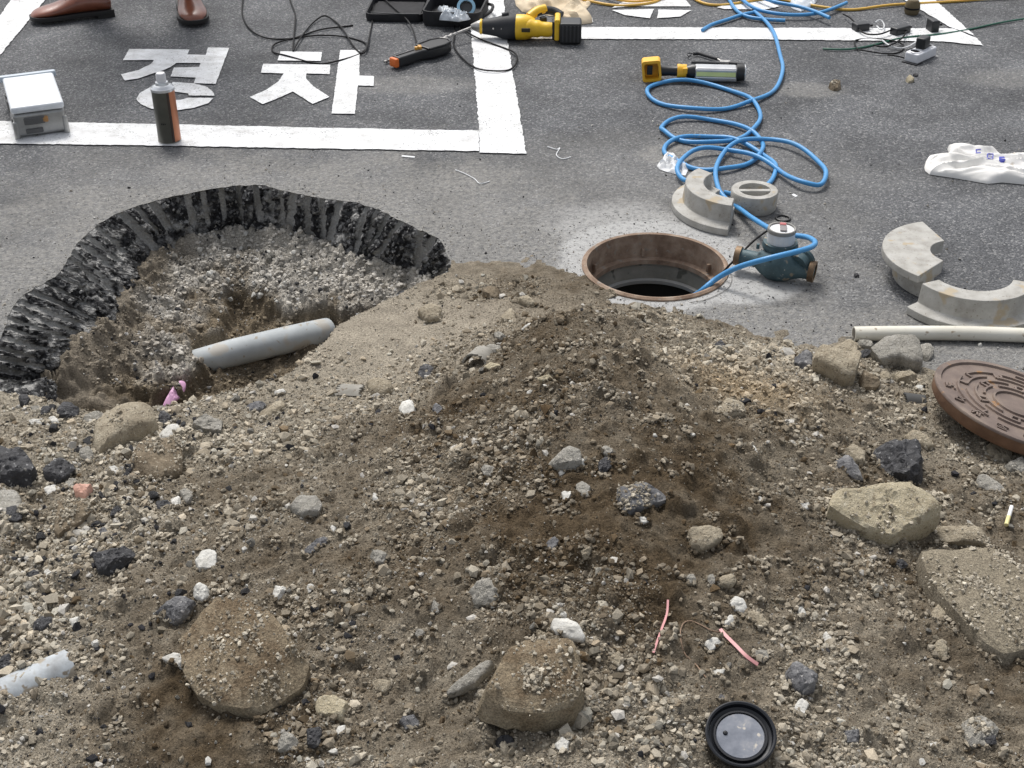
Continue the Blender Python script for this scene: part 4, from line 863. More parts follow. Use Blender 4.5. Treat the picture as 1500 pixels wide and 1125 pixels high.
# ---------------------------------------------------------------- loose pebbles: one by one, few shared shapes
def pebble_shapes(k, mname):
    out = []
    for s_ in range(k):
        bm = bmesh.new(); bmesh.ops.create_icosphere(bm, subdivisions=2, radius=1)
        v = np.array([x.co[:] for x in bm.verts]); rg = np.random.default_rng(s_+90)
        v = v*(1+(.45 if 'black' in mname else .28)*fbm(v*(2.4 if 'black' in mname else 1.3)+s_*9, 3)[:, None])*np.array([1, .65+.3*rg.random(), .5+.3*rg.random()])
        for _ in range(8):
            m = rg.normal(size=3); m /= np.linalg.norm(m); v = v-m*(np.maximum(v@m-(v@m).max()*(.45+.4*rg.random()), 0)*.97)[:, None]
        for x, c in zip(bm.verts, v): x.co = c
        me = bpy.data.meshes.new(mname); bm.to_mesh(me); bm.free(); out.append(me)
    return out
PEB = {}
for kd in ('white', 'grey', 'tan', 'black'):
    PEB[kd] = pebble_shapes(5, 'pebble_'+kd)
    for me in PEB[kd]: me.materials.append(ROCKM[kd]); me.polygons.foreach_set('use_smooth', [True]*len(me.polygons)); me.set_sharp_from_angle(angle=.45)
def pebble(p, r, kd, label, group, lift=.25):
    o = bpy.data.objects.new('pebble', rnd.choice(PEB[kd])); COL.objects.link(o)
    o.location = (p[0], p[1], p[2]+r*lift); o.scale = (r, r, r); o.rotation_euler = (rnd.uniform(-.5, .5), rnd.uniform(-.5, .5), rnd.uniform(0, 6.28))
    tag(o, label, 'pebble', group)
LBL = {'white': 'small whitish pebble strewn over the big soil heap', 'grey': 'small dull grey pebble strewn over the big soil heap',
       'tan': 'small tan pebble strewn over the big soil heap', 'black': 'small black asphalt crumb strewn over the big soil heap'}
cnt = 0
while cnt < 265:
    px, py = rnd.uniform(5, 1495), rnd.uniform(500, 1120)
    if rnd.random() < .28: px, py = rnd.uniform(5, 430), rnd.uniform(600, 1000)
    if vnoise(np.array([px*.012, py*.016, 4.2])) < -.15: continue
    h_ = hit(px, py)
    if h_[2] < .012 or inside(h_[0], h_[1], RIMC): continue
    left = px < 520
    kd = rnd.choices(['white', 'grey', 'tan', 'black'], [.24, .26, .16, .34] if left else [.22, .30, .40, .08])[0]
    if not left and rnd.random() < .25: continue
    r = (2.6+8.5*rnd.random()**3.2)/ppm(h_); pebble(h_, r, kd, LBL[kd], 'small %s pebbles on the heap' % kd); cnt += 1
cnt = 0
while cnt < 34:
    px, py = rnd.uniform(0, 270), rnd.gauss(700, 90)
    if py < 588 or py > 1000: continue
    h_ = hit(px, py)
    if h_[2] < .008 or inside(h_[0], h_[1], RIMC): continue
    pebble(h_, (5+8*rnd.random()**1.8)/ppm(h_), 'black', 'rough black asphalt lump in the rubble left of the heap', 'black asphalt lumps in the left rubble', .1); cnt += 1
cnt = 0
while cnt < 80:
    px, py = rnd.gauss(375, 80), rnd.gauss(393, 30)
    h_ = hit(px, py)
    if not inside(h_[0], h_[1], RIMC) or h_[2] < -.215 or h_[2] > -.10: continue
    kd = rnd.choices(['white', 'grey', 'tan'], [.6, .35, .05])[0]; r = (2.8+6*rnd.random()**2.2)/ppm(h_)
    pebble(h_, r, kd, {'white': 'whitish gravel stone on the ledge inside the dug hole', 'grey': 'grey gravel stone on the ledge inside the dug hole', 'tan': 'tan gravel stone on the ledge inside the dug hole'}[kd], '%s gravel inside the hole' % kd); cnt += 1
for _ in range(22):
    px, py = rnd.uniform(760, 1480), rnd.uniform(150, 480); h_ = P(px, py)
    if np.hypot(*(h_[:2]-MH)) < .21: continue
    pebble(h_, (1.6+1.5*rnd.random())/ppm(h_), rnd.choice(['white', 'grey']), 'tiny pale stone scattered on the open asphalt', 'tiny stones on the asphalt', .3)

# ---------------------------------------------------------------- soil crumbs
def scatter(n, r_med, sig, rmin, rmax):
    out = []
    x = rng.uniform(-1.15, 1.25, n); y = rng.uniform(1.02, 2.95, n)
    vis = np.abs(x) < (y*.385+.22); z = soil_at(x, y); e = ~inside(x, y, RIMC) & (np.hypot(x-MH[0], y-MH[1]) > .178) & (z > .0) & vis
    szn = grid_at(smooth_zone, x, y); e &= rng.random(n) > szn*.93
    e &= rng.random(n) < np.clip(.12+z/.03, 0, 1)
    x, y, z = x[e], y[e], z[e]; r = np.clip(r_med*np.exp(sig*rng.normal(size=len(x))), rmin, rmax)
    dr = grid_at(DRYG, x, y); tn = grid_at(TANG, x, y)
    coarse = np.clip(.5+.9*n2(x, y, 7, 71, 4), 0, 1); r = r*(.58+.42*dr+.45*coarse*coarse)
    kp = rng.random(len(x)) < .16+.84*np.clip(np.maximum(coarse, dr*.85)*1.25-.18, 0, 1); x, y, z, r, dr, tn, coarse = [q_[kp] for q_ in (x, y, z, r, dr, tn, coarse)]
    d2 = np.clip(dr*.86+.03+.25*(coarse-.4)+.26*rng.normal(size=len(x)), 0, 1.25)
    c = soil_col(d2, tn+.1*rng.normal(size=len(x)))*(.82+.36*rng.random((len(x), 1)))
    c *= 1+.035*rng.normal(size=(len(x), 1))*np.array([1, .25, -.6])
    u = rng.random(len(x)); lf = np.clip((-.1-x)/.5, 0, 1)
    c[u < .035+.05*lf] = np.array([.46, .44, .40]); bl = (u > .985-.06*lf) & (z > .01); c[bl] = np.array([.035, .035, .038])
    add_crumbs(np.c_[x, y, z+r*.25], r, c)
scatter(365000, .0014, .35, .0007, .0033)
scatter(90000, .0024, .52, .0013, .0090)
# clumps: crumbs gathered in loose heaps
for _ in range(420):
    cx, cy = rng.uniform(-1.0, 1.1), rng.uniform(1.1, 2.6); k = rng.integers(8, 26); q = rng.normal(size=(k, 2))*rng.uniform(.006, .016)+np.array([cx, cy])
    z = soil_at(q[:, 0], q[:, 1]); e = (z > .02) & ~inside(q[:, 0], q[:, 1], RIMC)
    if e.sum() == 0 or grid_at(smooth_zone, cx, cy) > .4 or abs(cx) > cy*.385+.15: continue
    q = q[e]; z = z[e]; r = rng.uniform(.0018, .0050, len(q)); dr = np.clip(grid_at(DRYG, q[:, 0], q[:, 1])+.35+.1*rng.normal(size=len(q)), 0, 1.1)
    add_crumbs(np.c_[q, z+r*rng.uniform(.3, 1.2, len(q))], r, soil_col(dr, grid_at(TANG, q[:, 0], q[:, 1]))*(.9+.3*rng.random((len(q), 1))))
# grit on the asphalt, thickest near hole, heap and manhole
x = rng.uniform(-1.6, 1.9, 80000); y = rng.uniform(2.3, 4.4, 80000); dd = dist_poly(x, y, RIMC[::4]); dm = np.abs(np.hypot(x-MH[0], y-MH[1])-.18)
pr = .05+.55*np.exp(-dd/.10)+.40*np.exp(-dm/.10); pr = np.where(soil_at(x, y) > -.012, pr+.5, np.where(soil_at(x, y) > -.03, pr+.18, pr-.01))
e = (rng.random(len(x)) < pr) & ~inside(x, y, RIMC) & (np.hypot(x-MH[0], y-MH[1]) > .183) & (soil_at(x, y) < .001); x, y = x[e], y[e]
r = np.clip(.0011*np.exp(.45*rng.normal(size=len(x))), .0006, .004); g_ = rng.random((len(x), 1)); c = np.where(g_ < .25, np.array([.03, .03, .032]), np.where(g_ < .6, np.array([.30, .275, .235]), np.array([.42, .41, .39])))
add_crumbs(np.c_[x, y, r*.4], r, c*(.8+.4*rng.random((len(x), 1))))
# gravel and earth inside the hole
x = rng.uniform(pgx[0], pgx[-1], 42000); y = rng.uniform(pgy[0], pgy[-1], 42000); z = pit_at(x, y); e = inside(x, y, BASEF[::6]) & (y > 2.75); x, y, z = x[e], y[e], z[e]
g_ = np.clip((z+.208)/.035+n2(x, y, 12, 51, 4)*.7, 0, 1)*np.clip((x+1.0+.1*n2(x, y, 8, 53, 2))/.12, .25, 1); r = np.clip((.0018+.0012*g_)*np.exp(.45*rng.normal(size=len(x))), .001, .008)
c = np.array([.22, .182, .130])*(1-g_[:, None])+np.array([.46, .435, .39])*g_[:, None]; u = rng.random(len(x)); c[u < .06] = np.array([.44, .43, .41]); c[(u > .95)] = np.array([.04, .04, .042])
add_crumbs(np.c_[x, y, z+r*.3], r, c*(.7+.6*rng.random((len(x), 1))))
_hd = hit(1083, 1085)
C = np.concatenate(CR['c']); _kd = np.linalg.norm(C[:, :2]-_hd[:2], axis=1) > .041; C = C[_kd]; Sz = np.concatenate(CR['s'])[_kd]; Cl = np.clip(np.concatenate(CR['col']), .012, .8)[_kd]
M_CRUMB = attr_mat('soil_crumb', .97, 420, .78, 1.22, .5, 600, .0015, .1)
bigm = Sz > .0034
tag(link('soil_clods', crumb_mesh('soil_clods', C[bigm], Sz[bigm], Cl[bigm], rng, True), M_CRUMB), 'loose crumbs and small clods of soil covering the heap', 'soil', kind='stuff')
tag(link('soil_grit', crumb_mesh('soil_grit', C[~bigm], Sz[~bigm], Cl[~bigm], rng, False), M_CRUMB), 'fine grit and earth crumbs over heap, hole and asphalt', 'grit', kind='stuff')
print('CRUMBS', bigm.sum(), (~bigm).sum())

# ---------------------------------------------------------------- concrete pieces of the inner manhole ring
M_CONC = mat('cast_concrete', [(.25,(.27,.258,.232)),(.5,(.40,.39,.362)),(.75,(.49,.485,.46))], 26, .9, .5, 220, .002, speck=[(160,.64,(.24,.22,.19)),(18,.60,(.40,.34,.25))])
SEG = [(.062,0),(.175,0),(.175,.019),(.147,.025),(.142,.072),(.094,.072),(.092,.036),(.062,.034)]
def segment(c, a0, a1, inv, label, rot=(0, 0, 0)):
    pr = [(r, .072-z) for r, z in SEG][::-1] if inv else SEG
    mb = MB().ring(pr, 26, None, math.radians(a0), math.radians(a1)); me_o = mb.build('concrete_ring_segment', M_CONC, None, bevel=.002)
    me_o.location = (c[0], c[1], .001); me_o.rotation_euler = rot
    return tag(me_o, label, 'concrete piece', 'concrete ring segments')
segment((.602, 3.340), 132, 254, False, 'curved concrete segment with bottom flange next to the slotted cap')
segment((1.068, 2.940), 103, 225, True, 'curved concrete segment lying flange up on the asphalt')
segment((1.073, 2.838), 204, 336, False, 'curved concrete segment at the right edge above the white pipe', (0, 0, 0))
cap = thing('concrete_plug', 'round concrete cap with two slots behind the water meter', 'concrete cap', (.646, 3.350, 0))
MB().lathe([(0,0),(.058,0),(.061,.004),(.062,.030),(.0615,.0335),(0,.0335)], 48).build('base', M_CONC, cap, smooth=True)
MB().ring([(.0625,.034),(.0625,.049),(.0605,.052),(.042,.052),(.041,.034)], 48).build('rim', M_CONC, cap, smooth=True)
MB().box((0, 0, .0425), (.084, .015, .017)).build('bar', M_CONC, cap, bevel=.002)

# ---------------------------------------------------------------- iron manhole cover, tilted on the heap
M_LID = mat('cover_iron', [(.3,(.135,.105,.092)),(.5,(.20,.155,.132)),(.72,(.27,.215,.175))], 16, .62, .35, 300, .0012, .35, .4, speck=[(28,.66,(.34,.20,.10))])
M_LIDR = mat('cover_rust_side', [(.3,(.10,.055,.035)),(.7,(.24,.14,.085))], 20, .8, .5, 160, .002, .15)
ln = Vector((math.sin(.249), math.sin(.053), 1)).normalized()
lid = thing('manhole_cover', 'rusty iron manhole cover with maze pattern leaning on the heap', 'manhole cover', Vector((1.013, 2.293, .06))-ln*.030)
lid.rotation_euler = ln.to_track_quat('Z', 'Y').to_euler()
MB().lathe([(0,0),(.163,0),(.168,.006),(.170,.0255),(.165,.0257),(0,.0257)], 96).build('plate', M_LIDR, lid, smooth=True)
MB().ring([(.1705,.0255),(.1705,.029),(.169,.031),(.158,.031),(.156,.0260)], 96).build('rim', M_LID, lid, smooth=True)
MB().lathe([(0,.0262),(.1558,.0262)], 64, caps=False).build('face', M_LID, lid)
def ridge(r, a0, a1, w=.0028, top=.0305):
    k = max(4, int(abs(a1-a0)/4)); MB().ring([(r-w,.0258),(r-w*.7,top),(r+w*.7,top),(r+w,.0258)], k, None, math.radians(a0), math.radians(a1)).build('ridge', M_LID, lid, smooth=True)
def spoke(a, r0, r1, w=.005):
    M = Matrix.Rotation(math.radians(a), 4, 'Z'); MB().box(((r0+r1)/2, 0, .0281), (r1-r0, w, .0044), M).build('ridge', M_LID, lid, bevel=.001)
ridge(.048, 0, 360)
for i in range(6):
    a = i*60+15
    ridge(.068, a+4, a+48); spoke(a+4, .068, .084); ridge(.086, a+26, a+76); spoke(a+76, .070, .086)
    ridge(.104, a-8, a+38); spoke(a+38, .104, .120)
for i in range(5): a = 178+i*44; ridge(.122, a, a+36); spoke(a+36, .108, .122)
ridge(.122, 40, 120); ridge(.140, 196, 330)
def stroke(x0, y0, x1, y1, M): d = math.hypot(x1-x0, y1-y0); MB().box(((x0+x1)/2, (y0+y1)/2, .0282), (d+.003, .0032, .0040), M, rz=math.atan2(y1-y0, x1-x0)).build('letter_stroke', M_LID, lid)
for a, g in ((158, 'a'), (136, 'b'), (114, 'c'), (92, 'a'), (70, 'b')):
    M = Matrix.Rotation(math.radians(a), 4, 'Z')@Matrix.Translation((.139, 0, 0))@Matrix.Rotation(-PI/2, 4, 'Z')
    G = {'a': [(0,.010,-.008,.001),(0,.010,.008,.001),(-.010,-.003,.010,-.003),(0,-.003,0,-.011)], 'b': [(-.007,.009,.007,.009),(-.007,.009,-.007,.002),(-.007,.002,.007,.002),(0,.002,0,-.006),(-.010,-.007,.010,-.007)],
         'c': [(-.008,.008,-.002,-.004),(-.003,.008,.003,-.002),(.007,.010,.007,-.006),(.007,.002,.011,.002),(-.006,-.009,.006,-.009)]}[g]
    for q in G: stroke(*q, M)
Mn = Matrix.Rotation(math.radians(212), 4, 'Z'); MB().box((.1665, 0, .0225), (.012, .026, .018), Mn).build('pick_notch', flat('notch_dark', (.035,.022,.016), .9), lid, bevel=.004)

# ---------------------------------------------------------------- pipes
def lathe_axis(mb, p0, p1, prof, n=24): return mb.lathe(prof, n, aim(p0, p1))
M_PVC = mat('grey_pvc', [(.3,(.34,.365,.375)),(.7,(.46,.49,.50))], 12, .7, .15, 180, .001, speck=[(14,.60,(.42,.40,.36)),(60,.64,(.30,.27,.22))])
gp = thing('grey_pipe', 'grey plastic pipe crossing the bottom of the dug hole', 'pipe', tuple(P(390, 505, -.25)))
o0 = Vector(gp.location)
MB().tube([Vector(P(262,545,-.262))-o0, Vector(P(285,533,-.240))-o0, Vector(P(340,517,-.224))-o0, Vector(P(420,498,-.220))-o0, Vector(P(456,490,-.226))-o0, Vector(P(480,485,-.238))-o0], [.030,.0350,.0350,.0350,.0350,.0350], 24).build('pipe_wall', M_PVC, gp, smooth=True)
M_WPVC = mat('cream_pvc', [(.3,(.58,.55,.46)),(.7,(.72,.70,.62))], 10, .45, .08, 200, .001, speck=[(45,.64,(.36,.30,.22))])
wp = thing('white_pipe', 'cream white plastic pipe lying on the asphalt, right side', 'pipe', tuple(P(1250, 490, 0)))
o0 = Vector(wp.location); w_ = [Vector(P(a, b, .017))-o0 for a, b in ((1251,489),(1320,488),(1400,488),(1470,490),(1560,494),(1660,500))]; ww = spline([tuple(v) for v in w_], 4)
MB().tube(ww, .0165, 24).build('pipe_wall', M_WPVC, wp, smooth=True)
d0 = (Vector(ww[1])-Vector(ww[0])).normalized(); MB().ring([(.0166,-.0006),(.0166,.0004),(.0135,.0004),(.0135,-.0006)], 24, aim(Vector(ww[0]), Vector(ww[0])+d0)).build('pipe_lip', M_WPVC, wp)
MB().lathe([(0,-.0003),(.0134,-.0003)], 24, aim(Vector(ww[0]), Vector(ww[0])+d0), caps=False).build('bore', flat('pipe_bore', (.12,.105,.085), .9), wp)
def shell(name, p0, p1, r, a0, a1, th, m, label, cat, up=(0, 0, 1), jag=.004, nseg=20, nl=10):
    p0 = Vector(p0); p1 = Vector(p1); ax = (p1-p0); L = ax.length; ax.normalize(); u = Vector(up); u = (u-ax*u.dot(ax)).normalized(); w = ax.cross(u)
    mb = MB(); V = []; rg = random.Random(len(name)+int(L*1e4))
    j0 = [rg.uniform(-jag, jag) for _ in range(nseg+1)]; j1 = [rg.uniform(-jag, jag) for _ in range(nseg+1)]
    for side in (r, r-th):
        for i in range(nseg+1):
            a = math.radians(a0+(a1-a0)*i/nseg)
            for k in range(nl+1):
                t = k/nl; s_ = j0[i]*(1-t)+(L+j1[i])*t; V.append(p0+ax*s_+(u*math.cos(a)+w*math.sin(a))*side)
    N_ = (nseg+1)*(nl+1); F = []
    for i in range(nseg):
        for k in range(nl):
            a = i*(nl+1)+k; F.append((a, a+1, a+nl+2, a+nl+1)); F.append((N_+a, N_+a+nl+1, N_+a+nl+2, N_+a+1))
        for k in (0, nl): a = i*(nl+1)+k; F.append((a, a+nl+1, N_+a+nl+1, N_+a) if k == 0 else (a, N_+a, N_+a+nl+1, a+nl+1))
    for i in (0, nseg):
        for k in range(nl): a = i*(nl+1)+k; F.append((a, N_+a, N_+a+1, a+1) if i == 0 else (a, a+1, N_+a+1, N_+a))
    c = (p0+p1)/2; mb.add([v-c for v in V], F); o = mb.build(name, m, None, smooth=True, loc=c); return tag(o, label, cat)
h0 = hit(-25, 1030); h1 = hit(104, 968)
M_BPIPE = mat('scuffed_pale_pipe', [(.35,(.24,.245,.245)),(.5,(.40,.43,.45)),(.7,(.56,.60,.62))], 16, .6, .2, 160, .001, speck=[(60,.58,(.22,.19,.15)),(24,.55,(.30,.265,.21))])
shell('broken_pipe', h0+np.array([0, 0, -.010]), h1+np.array([0, 0, -.014]), .031, -115, 115, .004, M_BPIPE, 'broken pale blue grey pipe in the lower left corner', 'pipe', jag=.003)
M_SHARD = mat('pipe_shard', [(.3,(.20,.19,.165)),(.7,(.34,.325,.29))], 30, .85, .4, 200, .001, speck=[(80,.6,(.16,.13,.1))])
h0 = hit(684, 540); shell('pipe_fragment', h0+np.array([.016,-.014,.014]), h0+np.array([.034, .035, .004]), .028, -88, 80, .004, M_SHARD, 'curved pipe fragment sticking out near the heap crest', 'fragment', jag=.004, nl=5)
h0 = hit(512, 570)
shell('shard_plate', hit(498, 572)+np.array([0, 0, -.030]), hit(532, 574)+np.array([0, 0, -.030]), .040, -38, 34, .004, M_SHARD, 'thin curved shard plate on the dusty ground by the hole', 'fragment', jag=.006)
shell('dark_shard', hit(1322, 582)+np.array([0, 0, -.020]), hit(1352, 586)+np.array([0, 0, -.020]), .028, -30, 45, .003, flat('dark_shard', (.05,.05,.048), .6), 'thin dark shard between tan stone and manhole cover', 'fragment')

# ---------------------------------------------------------------- water meter
M_TEAL = mat('meter_paint', [(.25,(.018,.035,.042)),(.5,(.045,.085,.10)),(.75,(.085,.135,.15))], 24, .55, .35, 140, .002, .15, .5, speck=[(38,.63,(.24,.21,.16)),(90,.67,(.3,.3,.28))])
M_BRONZE = mat('worn_bronze', [(.3,(.10,.065,.04)),(.7,(.30,.21,.13))], 30, .55, .3, 200, .001, .5)
wm = thing('water_meter', 'teal cast iron water meter with white dial beside the manhole', 'water meter', tuple(P(1140, 392, 0)))
o0 = Vector(wm.location); L0 = lambda a, b, z: Vector(P(a, b, z))-o0
A0, B0 = L0(1079, 374, .040), L0(1192, 398, .034); Lm = (B0-A0).length
MB().lathe([(0,0),(.021,0),(.0225,.004),(.0225,.010),(.019,.014),(.019,Lm*.26),(.030,Lm*.34),(.040,Lm*.45),(.042,Lm*.55),(.038,Lm*.66),(.028,Lm*.76),(.022,Lm*.86),(.0215,Lm-.012),(.0245,Lm-.009),(.0245,Lm),(0,Lm)], 36, aim(A0, B0)).build('body', M_TEAL, wm, smooth=True)
MB().ring([(.0238,-.003),(.0238,.011),(.0195,.011),(.0165,-.003)], 36, aim(A0, B0)).build('inlet_collar', M_BRONZE, wm, smooth=True)
MB().ring([(.0262,Lm-.011),(.0262,Lm+.003),(.018,Lm+.003),(.0225,Lm-.011)], 36, aim(A0, B0)).build('outlet_collar', M_BRONZE, wm, smooth=True)
MB().lathe([(0,-.0035),(.0165,-.0035)], 24, aim(A0, B0), caps=False).build('inlet_bore', flat('bore_dark', (.02,.02,.018), .8), wm)
nk = L0(1141, 374, .05); T_ = Matrix.Translation((nk.x, nk.y, 0))
MB().lathe([(.034,.020),(.043,.030),(.040,.050),(.0385,.068),(.0375,.074)], 40, T_).build('bowl', M_TEAL, wm, smooth=True)
MB().ring([(.042,.072),(.043,.074),(.043,.080),(.041,.083),(.041,.088),(.034,.089),(.034,.072)], 40, T_).build('clamp_ring', M_TEAL, wm, smooth=True)
M_MWHITE = flat('meter_white', (.62,.64,.66), .4)
MB().lathe([(.0335,.088),(.0325,.117)], 40, T_, caps=False).build('register_body', M_MWHITE, wm, smooth=True)
MB().ring([(.0345,.115),(.0345,.121),(.033,.124),(.0295,.124),(.029,.119)], 40, T_).build('bezel', flat('bezel_grey', (.24,.235,.22), .5, .3), wm, smooth=True)
MB().lathe([(0,.1205),(.0292,.1205)], 40, T_, caps=False).build('dial', flat('dial_white', (.74,.75,.76), .3), wm)
MB().box((nk.x+.003, nk.y-.003, .1235), (.016, .026, .004), rz=-.15, rx=.05).build('window_flap', flat('flap_grey', (.22,.20,.20), .4), wm, bevel=.001)
MB().box((nk.x+.005, nk.y+.016, .1250), (.015, .012, .005), rz=-.15).build('flap_cap', flat('flap_red', (.42,.10,.10), .4), wm, bevel=.001)
sA, sB = L0(1168, 388, .050), L0(1186, 372, .062)
MB().lathe([(0,0),(.026,0),(.022,.022),(.027,.026),(.027,.034),(.012,.036),(0,.036)], 30, aim(sA, sB)).build('strainer_branch', M_TEAL, wm, smooth=True)
for a, b in ((1110,364),(1164,356),(1128,384)):
    q = L0(a, b, .070); MB().lathe([(0,0),(.004,0),(.004,.012),(0,.012)], 6, Matrix.Translation(q)).build('bolt', M_TEAL, wm)
rg_ = MB().ring([(.018+.0028*math.cos(t), .0028+.0028*math.sin(t)) for t in np.linspace(0, 2*PI, 8, endpoint=False)], 32).build('rubber_ring', flat('black_rubber', (.015,.015,.016), .5), None, smooth=True, loc=P(1147, 321))
tag(rg_, 'small black rubber ring on the asphalt behind the meter', 'ring')
MB_ = MB().tube(spline([P(1128,335,.085), P(1105,352,.07), P(1085,372,.05), P(1066,391,.015), P(1058,400,.0), P(1050,408,-.03)], 5), .0026, 8)
tag(MB_.build('black_cable', flat('cable_black', (.008,.008,.009), .65, 0, .2), None, smooth=True), 'short black cable from the meter dial into the manhole', 'cable')
tag(MB().tube(spline([P(1070,398,.002), P(1072,410,.002), P(1066,422,.002), P(1050,432,.002), P(1030,440,.002), P(1010,443,.004)], 5), .0008, 6).build('thin_wire', flat('wire_grey', (.18,.17,.16), .5), None, smooth=True), 'thin grey wire curling on the cement by the manhole rim', 'wire')

# ---------------------------------------------------------------- blue hose
M_HOSE = mat('blue_hose', [(.3,(.055,.25,.53)),(.7,(.075,.30,.60))], 12, .38, .05, 300, .001, speck=[(40,.66,(.16,.30,.46)),(9,.62,(.09,.28,.52))])
HR = .0067
z5 = lambda L: sc(L, 930, 70, 5.0)
h1 = [(1105,18),(1132,45)]+z5([(1062,50),(1085,150),(1060,260),(1000,330),(880,390),(800,415),(650,450),(470,460),(280,435),(140,390),(85,335),(120,280),(230,250),(400,248),(600,280),(780,345),(870,400),(920,480),(910,550),(860,610),(770,665),(620,700),(450,700),(300,670),(215,620),(190,595),(230,545),(340,518),(500,520),(680,550),(850,615),(925,680),(940,730),(915,790),(840,845),(720,885),(580,905),(430,885),(330,850),(240,800),(210,740),(270,690),(400,650),(600,655),(730,680),(880,745),(1000,830),(1035,890),(1010,960),(960,1015),(880,1060),(760,1075),(650,1070)])
h2 = z5([(400,985),(360,970),(310,920),(315,870),(350,810),(430,760),(560,740),(700,750),(850,790),(1000,860),(1100,930),(1200,990),(1320,1010),(1380,990),(1400,930),(1370,860),(1280,780),(1150,710),(1000,670),(850,675),(720,710),(640,780),(595,880),(590,960),(620,1050)])
hz = [tuple(p) for p in gpath(h1, HR, .001, .006, 6)]
p2 = gpath(h2, HR, .010, .006, 6, 2)
tail = [P(1063,291,.012), P(1080,303,.020), P(1100,318,.030), P(1124,333,.055), P(1140,342,.062), P(1165,345,.066), P(1184,348,.075), P(1194,355,.088), P(1188,362,.097), P(1165,369,.102), P(1120,380,.090), P(1080,392,.055), P(1050,408,.020), P(1025,428,-.01), P(1005,440,-.08), P(1000,446,-.20), P(998,450,-.40)]
bh = thing('blue_hose', 'bright blue hose in loose loops running into the manhole', 'hose', tuple(P(1075, 200)))
ob = Vector(bh.location); sub = lambda L: [Vector(p)-ob for p in L]
MB().tube(sub(hz), HR, 12).build('hose_run', M_HOSE, bh, smooth=True)
MB().tube(sub(p2+spline([p2[-1]]+tail, 6)[1:]), HR, 12).build('hose_run', M_HOSE, bh, smooth=True)
for L, zz in (([(1062,-14),(1075,12),(1095,25),(1130,29),(1150,30)], .004), ([(1080,-8),(1100,10),(1130,19),(1170,22),(1205,18),(1240,4)], .012), ([(1098,-12),(1130,2),(1165,8),(1192,16),(1215,26)], .020), ([(1029,44),(1042,36),(1065,29),(1085,22),(1105,18)], .004)):
    MB().tube(sub(gpath(L, HR, zz, 0, 6)), HR, 10).build('hose_run', M_HOSE, bh, smooth=True)

# ---------------------------------------------------------------- crumpled cloths, tissue, bags
from mathutils.bvhtree import BVHTree
def crumple(name, out, hgt, m, label, cat, folds=(9, 9), amp=.5, NA=90, NR=26, seed=1, z0=.002, ground=None, p=3.5, ridge_=True):
    cx, cy = np.mean([a for a, _ in out]), np.mean([b for _, b in out]); C = P(cx, cy) if ground is None else ground
    pts = np.array([P(a, b)[:2] for a, b in out])-C[:2] if ground is None else np.array([[(P(a, b, C[2])-C)[0], (P(a, b, C[2])-C)[1]] for a, b in out])
    ang = np.linspace(0, 2*PI, NA, endpoint=False); R = np.zeros(NA)
    for i, a in enumerate(ang):
        d = np.array([math.cos(a), math.sin(a)])
        for k in range(len(pts)):
            s0, s1 = pts[k-1], pts[k]; e = s1-s0; den = d[0]*e[1]-d[1]*e[0]
            if abs(den) < 1e-12: continue
            t = (s0[0]*e[1]-s0[1]*e[0])/den; u = (s0[0]*d[1]-s0[1]*d[0])/den
            if t > 0 and -.001 <= u <= 1.001: R[i] = max(R[i], t)
    V = [(0, 0, 0)]; rr = [0]
    for k in range(1, NR+1):
        r = (k/NR)**.8
        for i in range(NA): V.append((R[i]*r*math.cos(ang[i]), R[i]*r*math.sin(ang[i]), 0)); rr.append(r)
    V = np.array(V); rr = np.array(rr); X, Y = V[:, 0]+.013*fbm(V*20+seed, 2), V[:, 1]+.013*fbm(V*20+seed+9, 2)
    f1 = fbm(np.stack([X*folds[0], Y*folds[1], np.full(len(X), seed*3.1)], 1), 3, .55)
    f1 = 1-np.abs(f1)*1.7 if ridge_ else f1
    f1 = f1+.28*(1-np.abs(fbm(np.stack([X*folds[0]*3.1, Y*folds[1]*2.3, np.full(len(X), seed*5.7)], 1), 2))*2)
    V[:, 2] = z0+hgt*np.clip((1-rr**p), 0, 1)**.6*np.clip(1-amp+amp*f1+.25*fbm(V*12+seed, 2), .05, 2)
    F = [(0, 1+i, 1+(i+1) % NA) for i in range(NA)]; F += [(1+k*NA+i, 1+(k+1)*NA+i, 1+(k+1)*NA+(i+1) % NA, 1+k*NA+(i+1) % NA) for k in range(NR-1) for i in range(NA)]
    b = len(V); VV = np.r_[V, V[1+(NR-1)*NA:]*np.array([.97, .97, 0])]; F += [(1+(NR-1)*NA+i, b+i, b+(i+1) % NA, 1+(NR-1)*NA+(i+1) % NA) for i in range(NA)]+[tuple(b+i for i in range(NA))[::-1]]
    mb = MB().add(VV, F); o = mb.build(name, m, None, smooth=True, loc=(C[0], C[1], C[2])); o.data.polygons.foreach_set('use_smooth', [True]*len(o.data.polygons))
    tag(o, label, cat); return o, VV+np.array([C[0], C[1], C[2]]), F
M_TOWEL = mat('white_cotton', [(.3,(.70,.69,.66)),(.7,(.80,.79,.77))], 14, .95, .3, 350, .001, speck=[(16,.68,(.50,.46,.40))])
z8 = lambda L: sc(L, 1340, 200, 9.375)
sh_o, SV, SF = crumple('white_shirt', z8([(130,430),(150,350),(190,300),(270,285),(400,325),(470,250),(445,180),(520,180),(800,215),(1060,205),(1240,270),(1500,270),(1750,300),(1900,450),(1800,640),(1500,670),(1200,640),(1000,660),(600,590),(200,530),(140,480)]), .028, M_TOWEL, 'crumpled white cloth with blue print on the asphalt, right edge', 'cloth', (3, 20), .75, 140, 44, 5, p=9)
bvh = BVHTree.FromPolygons([tuple(v) for v in SV], SF)
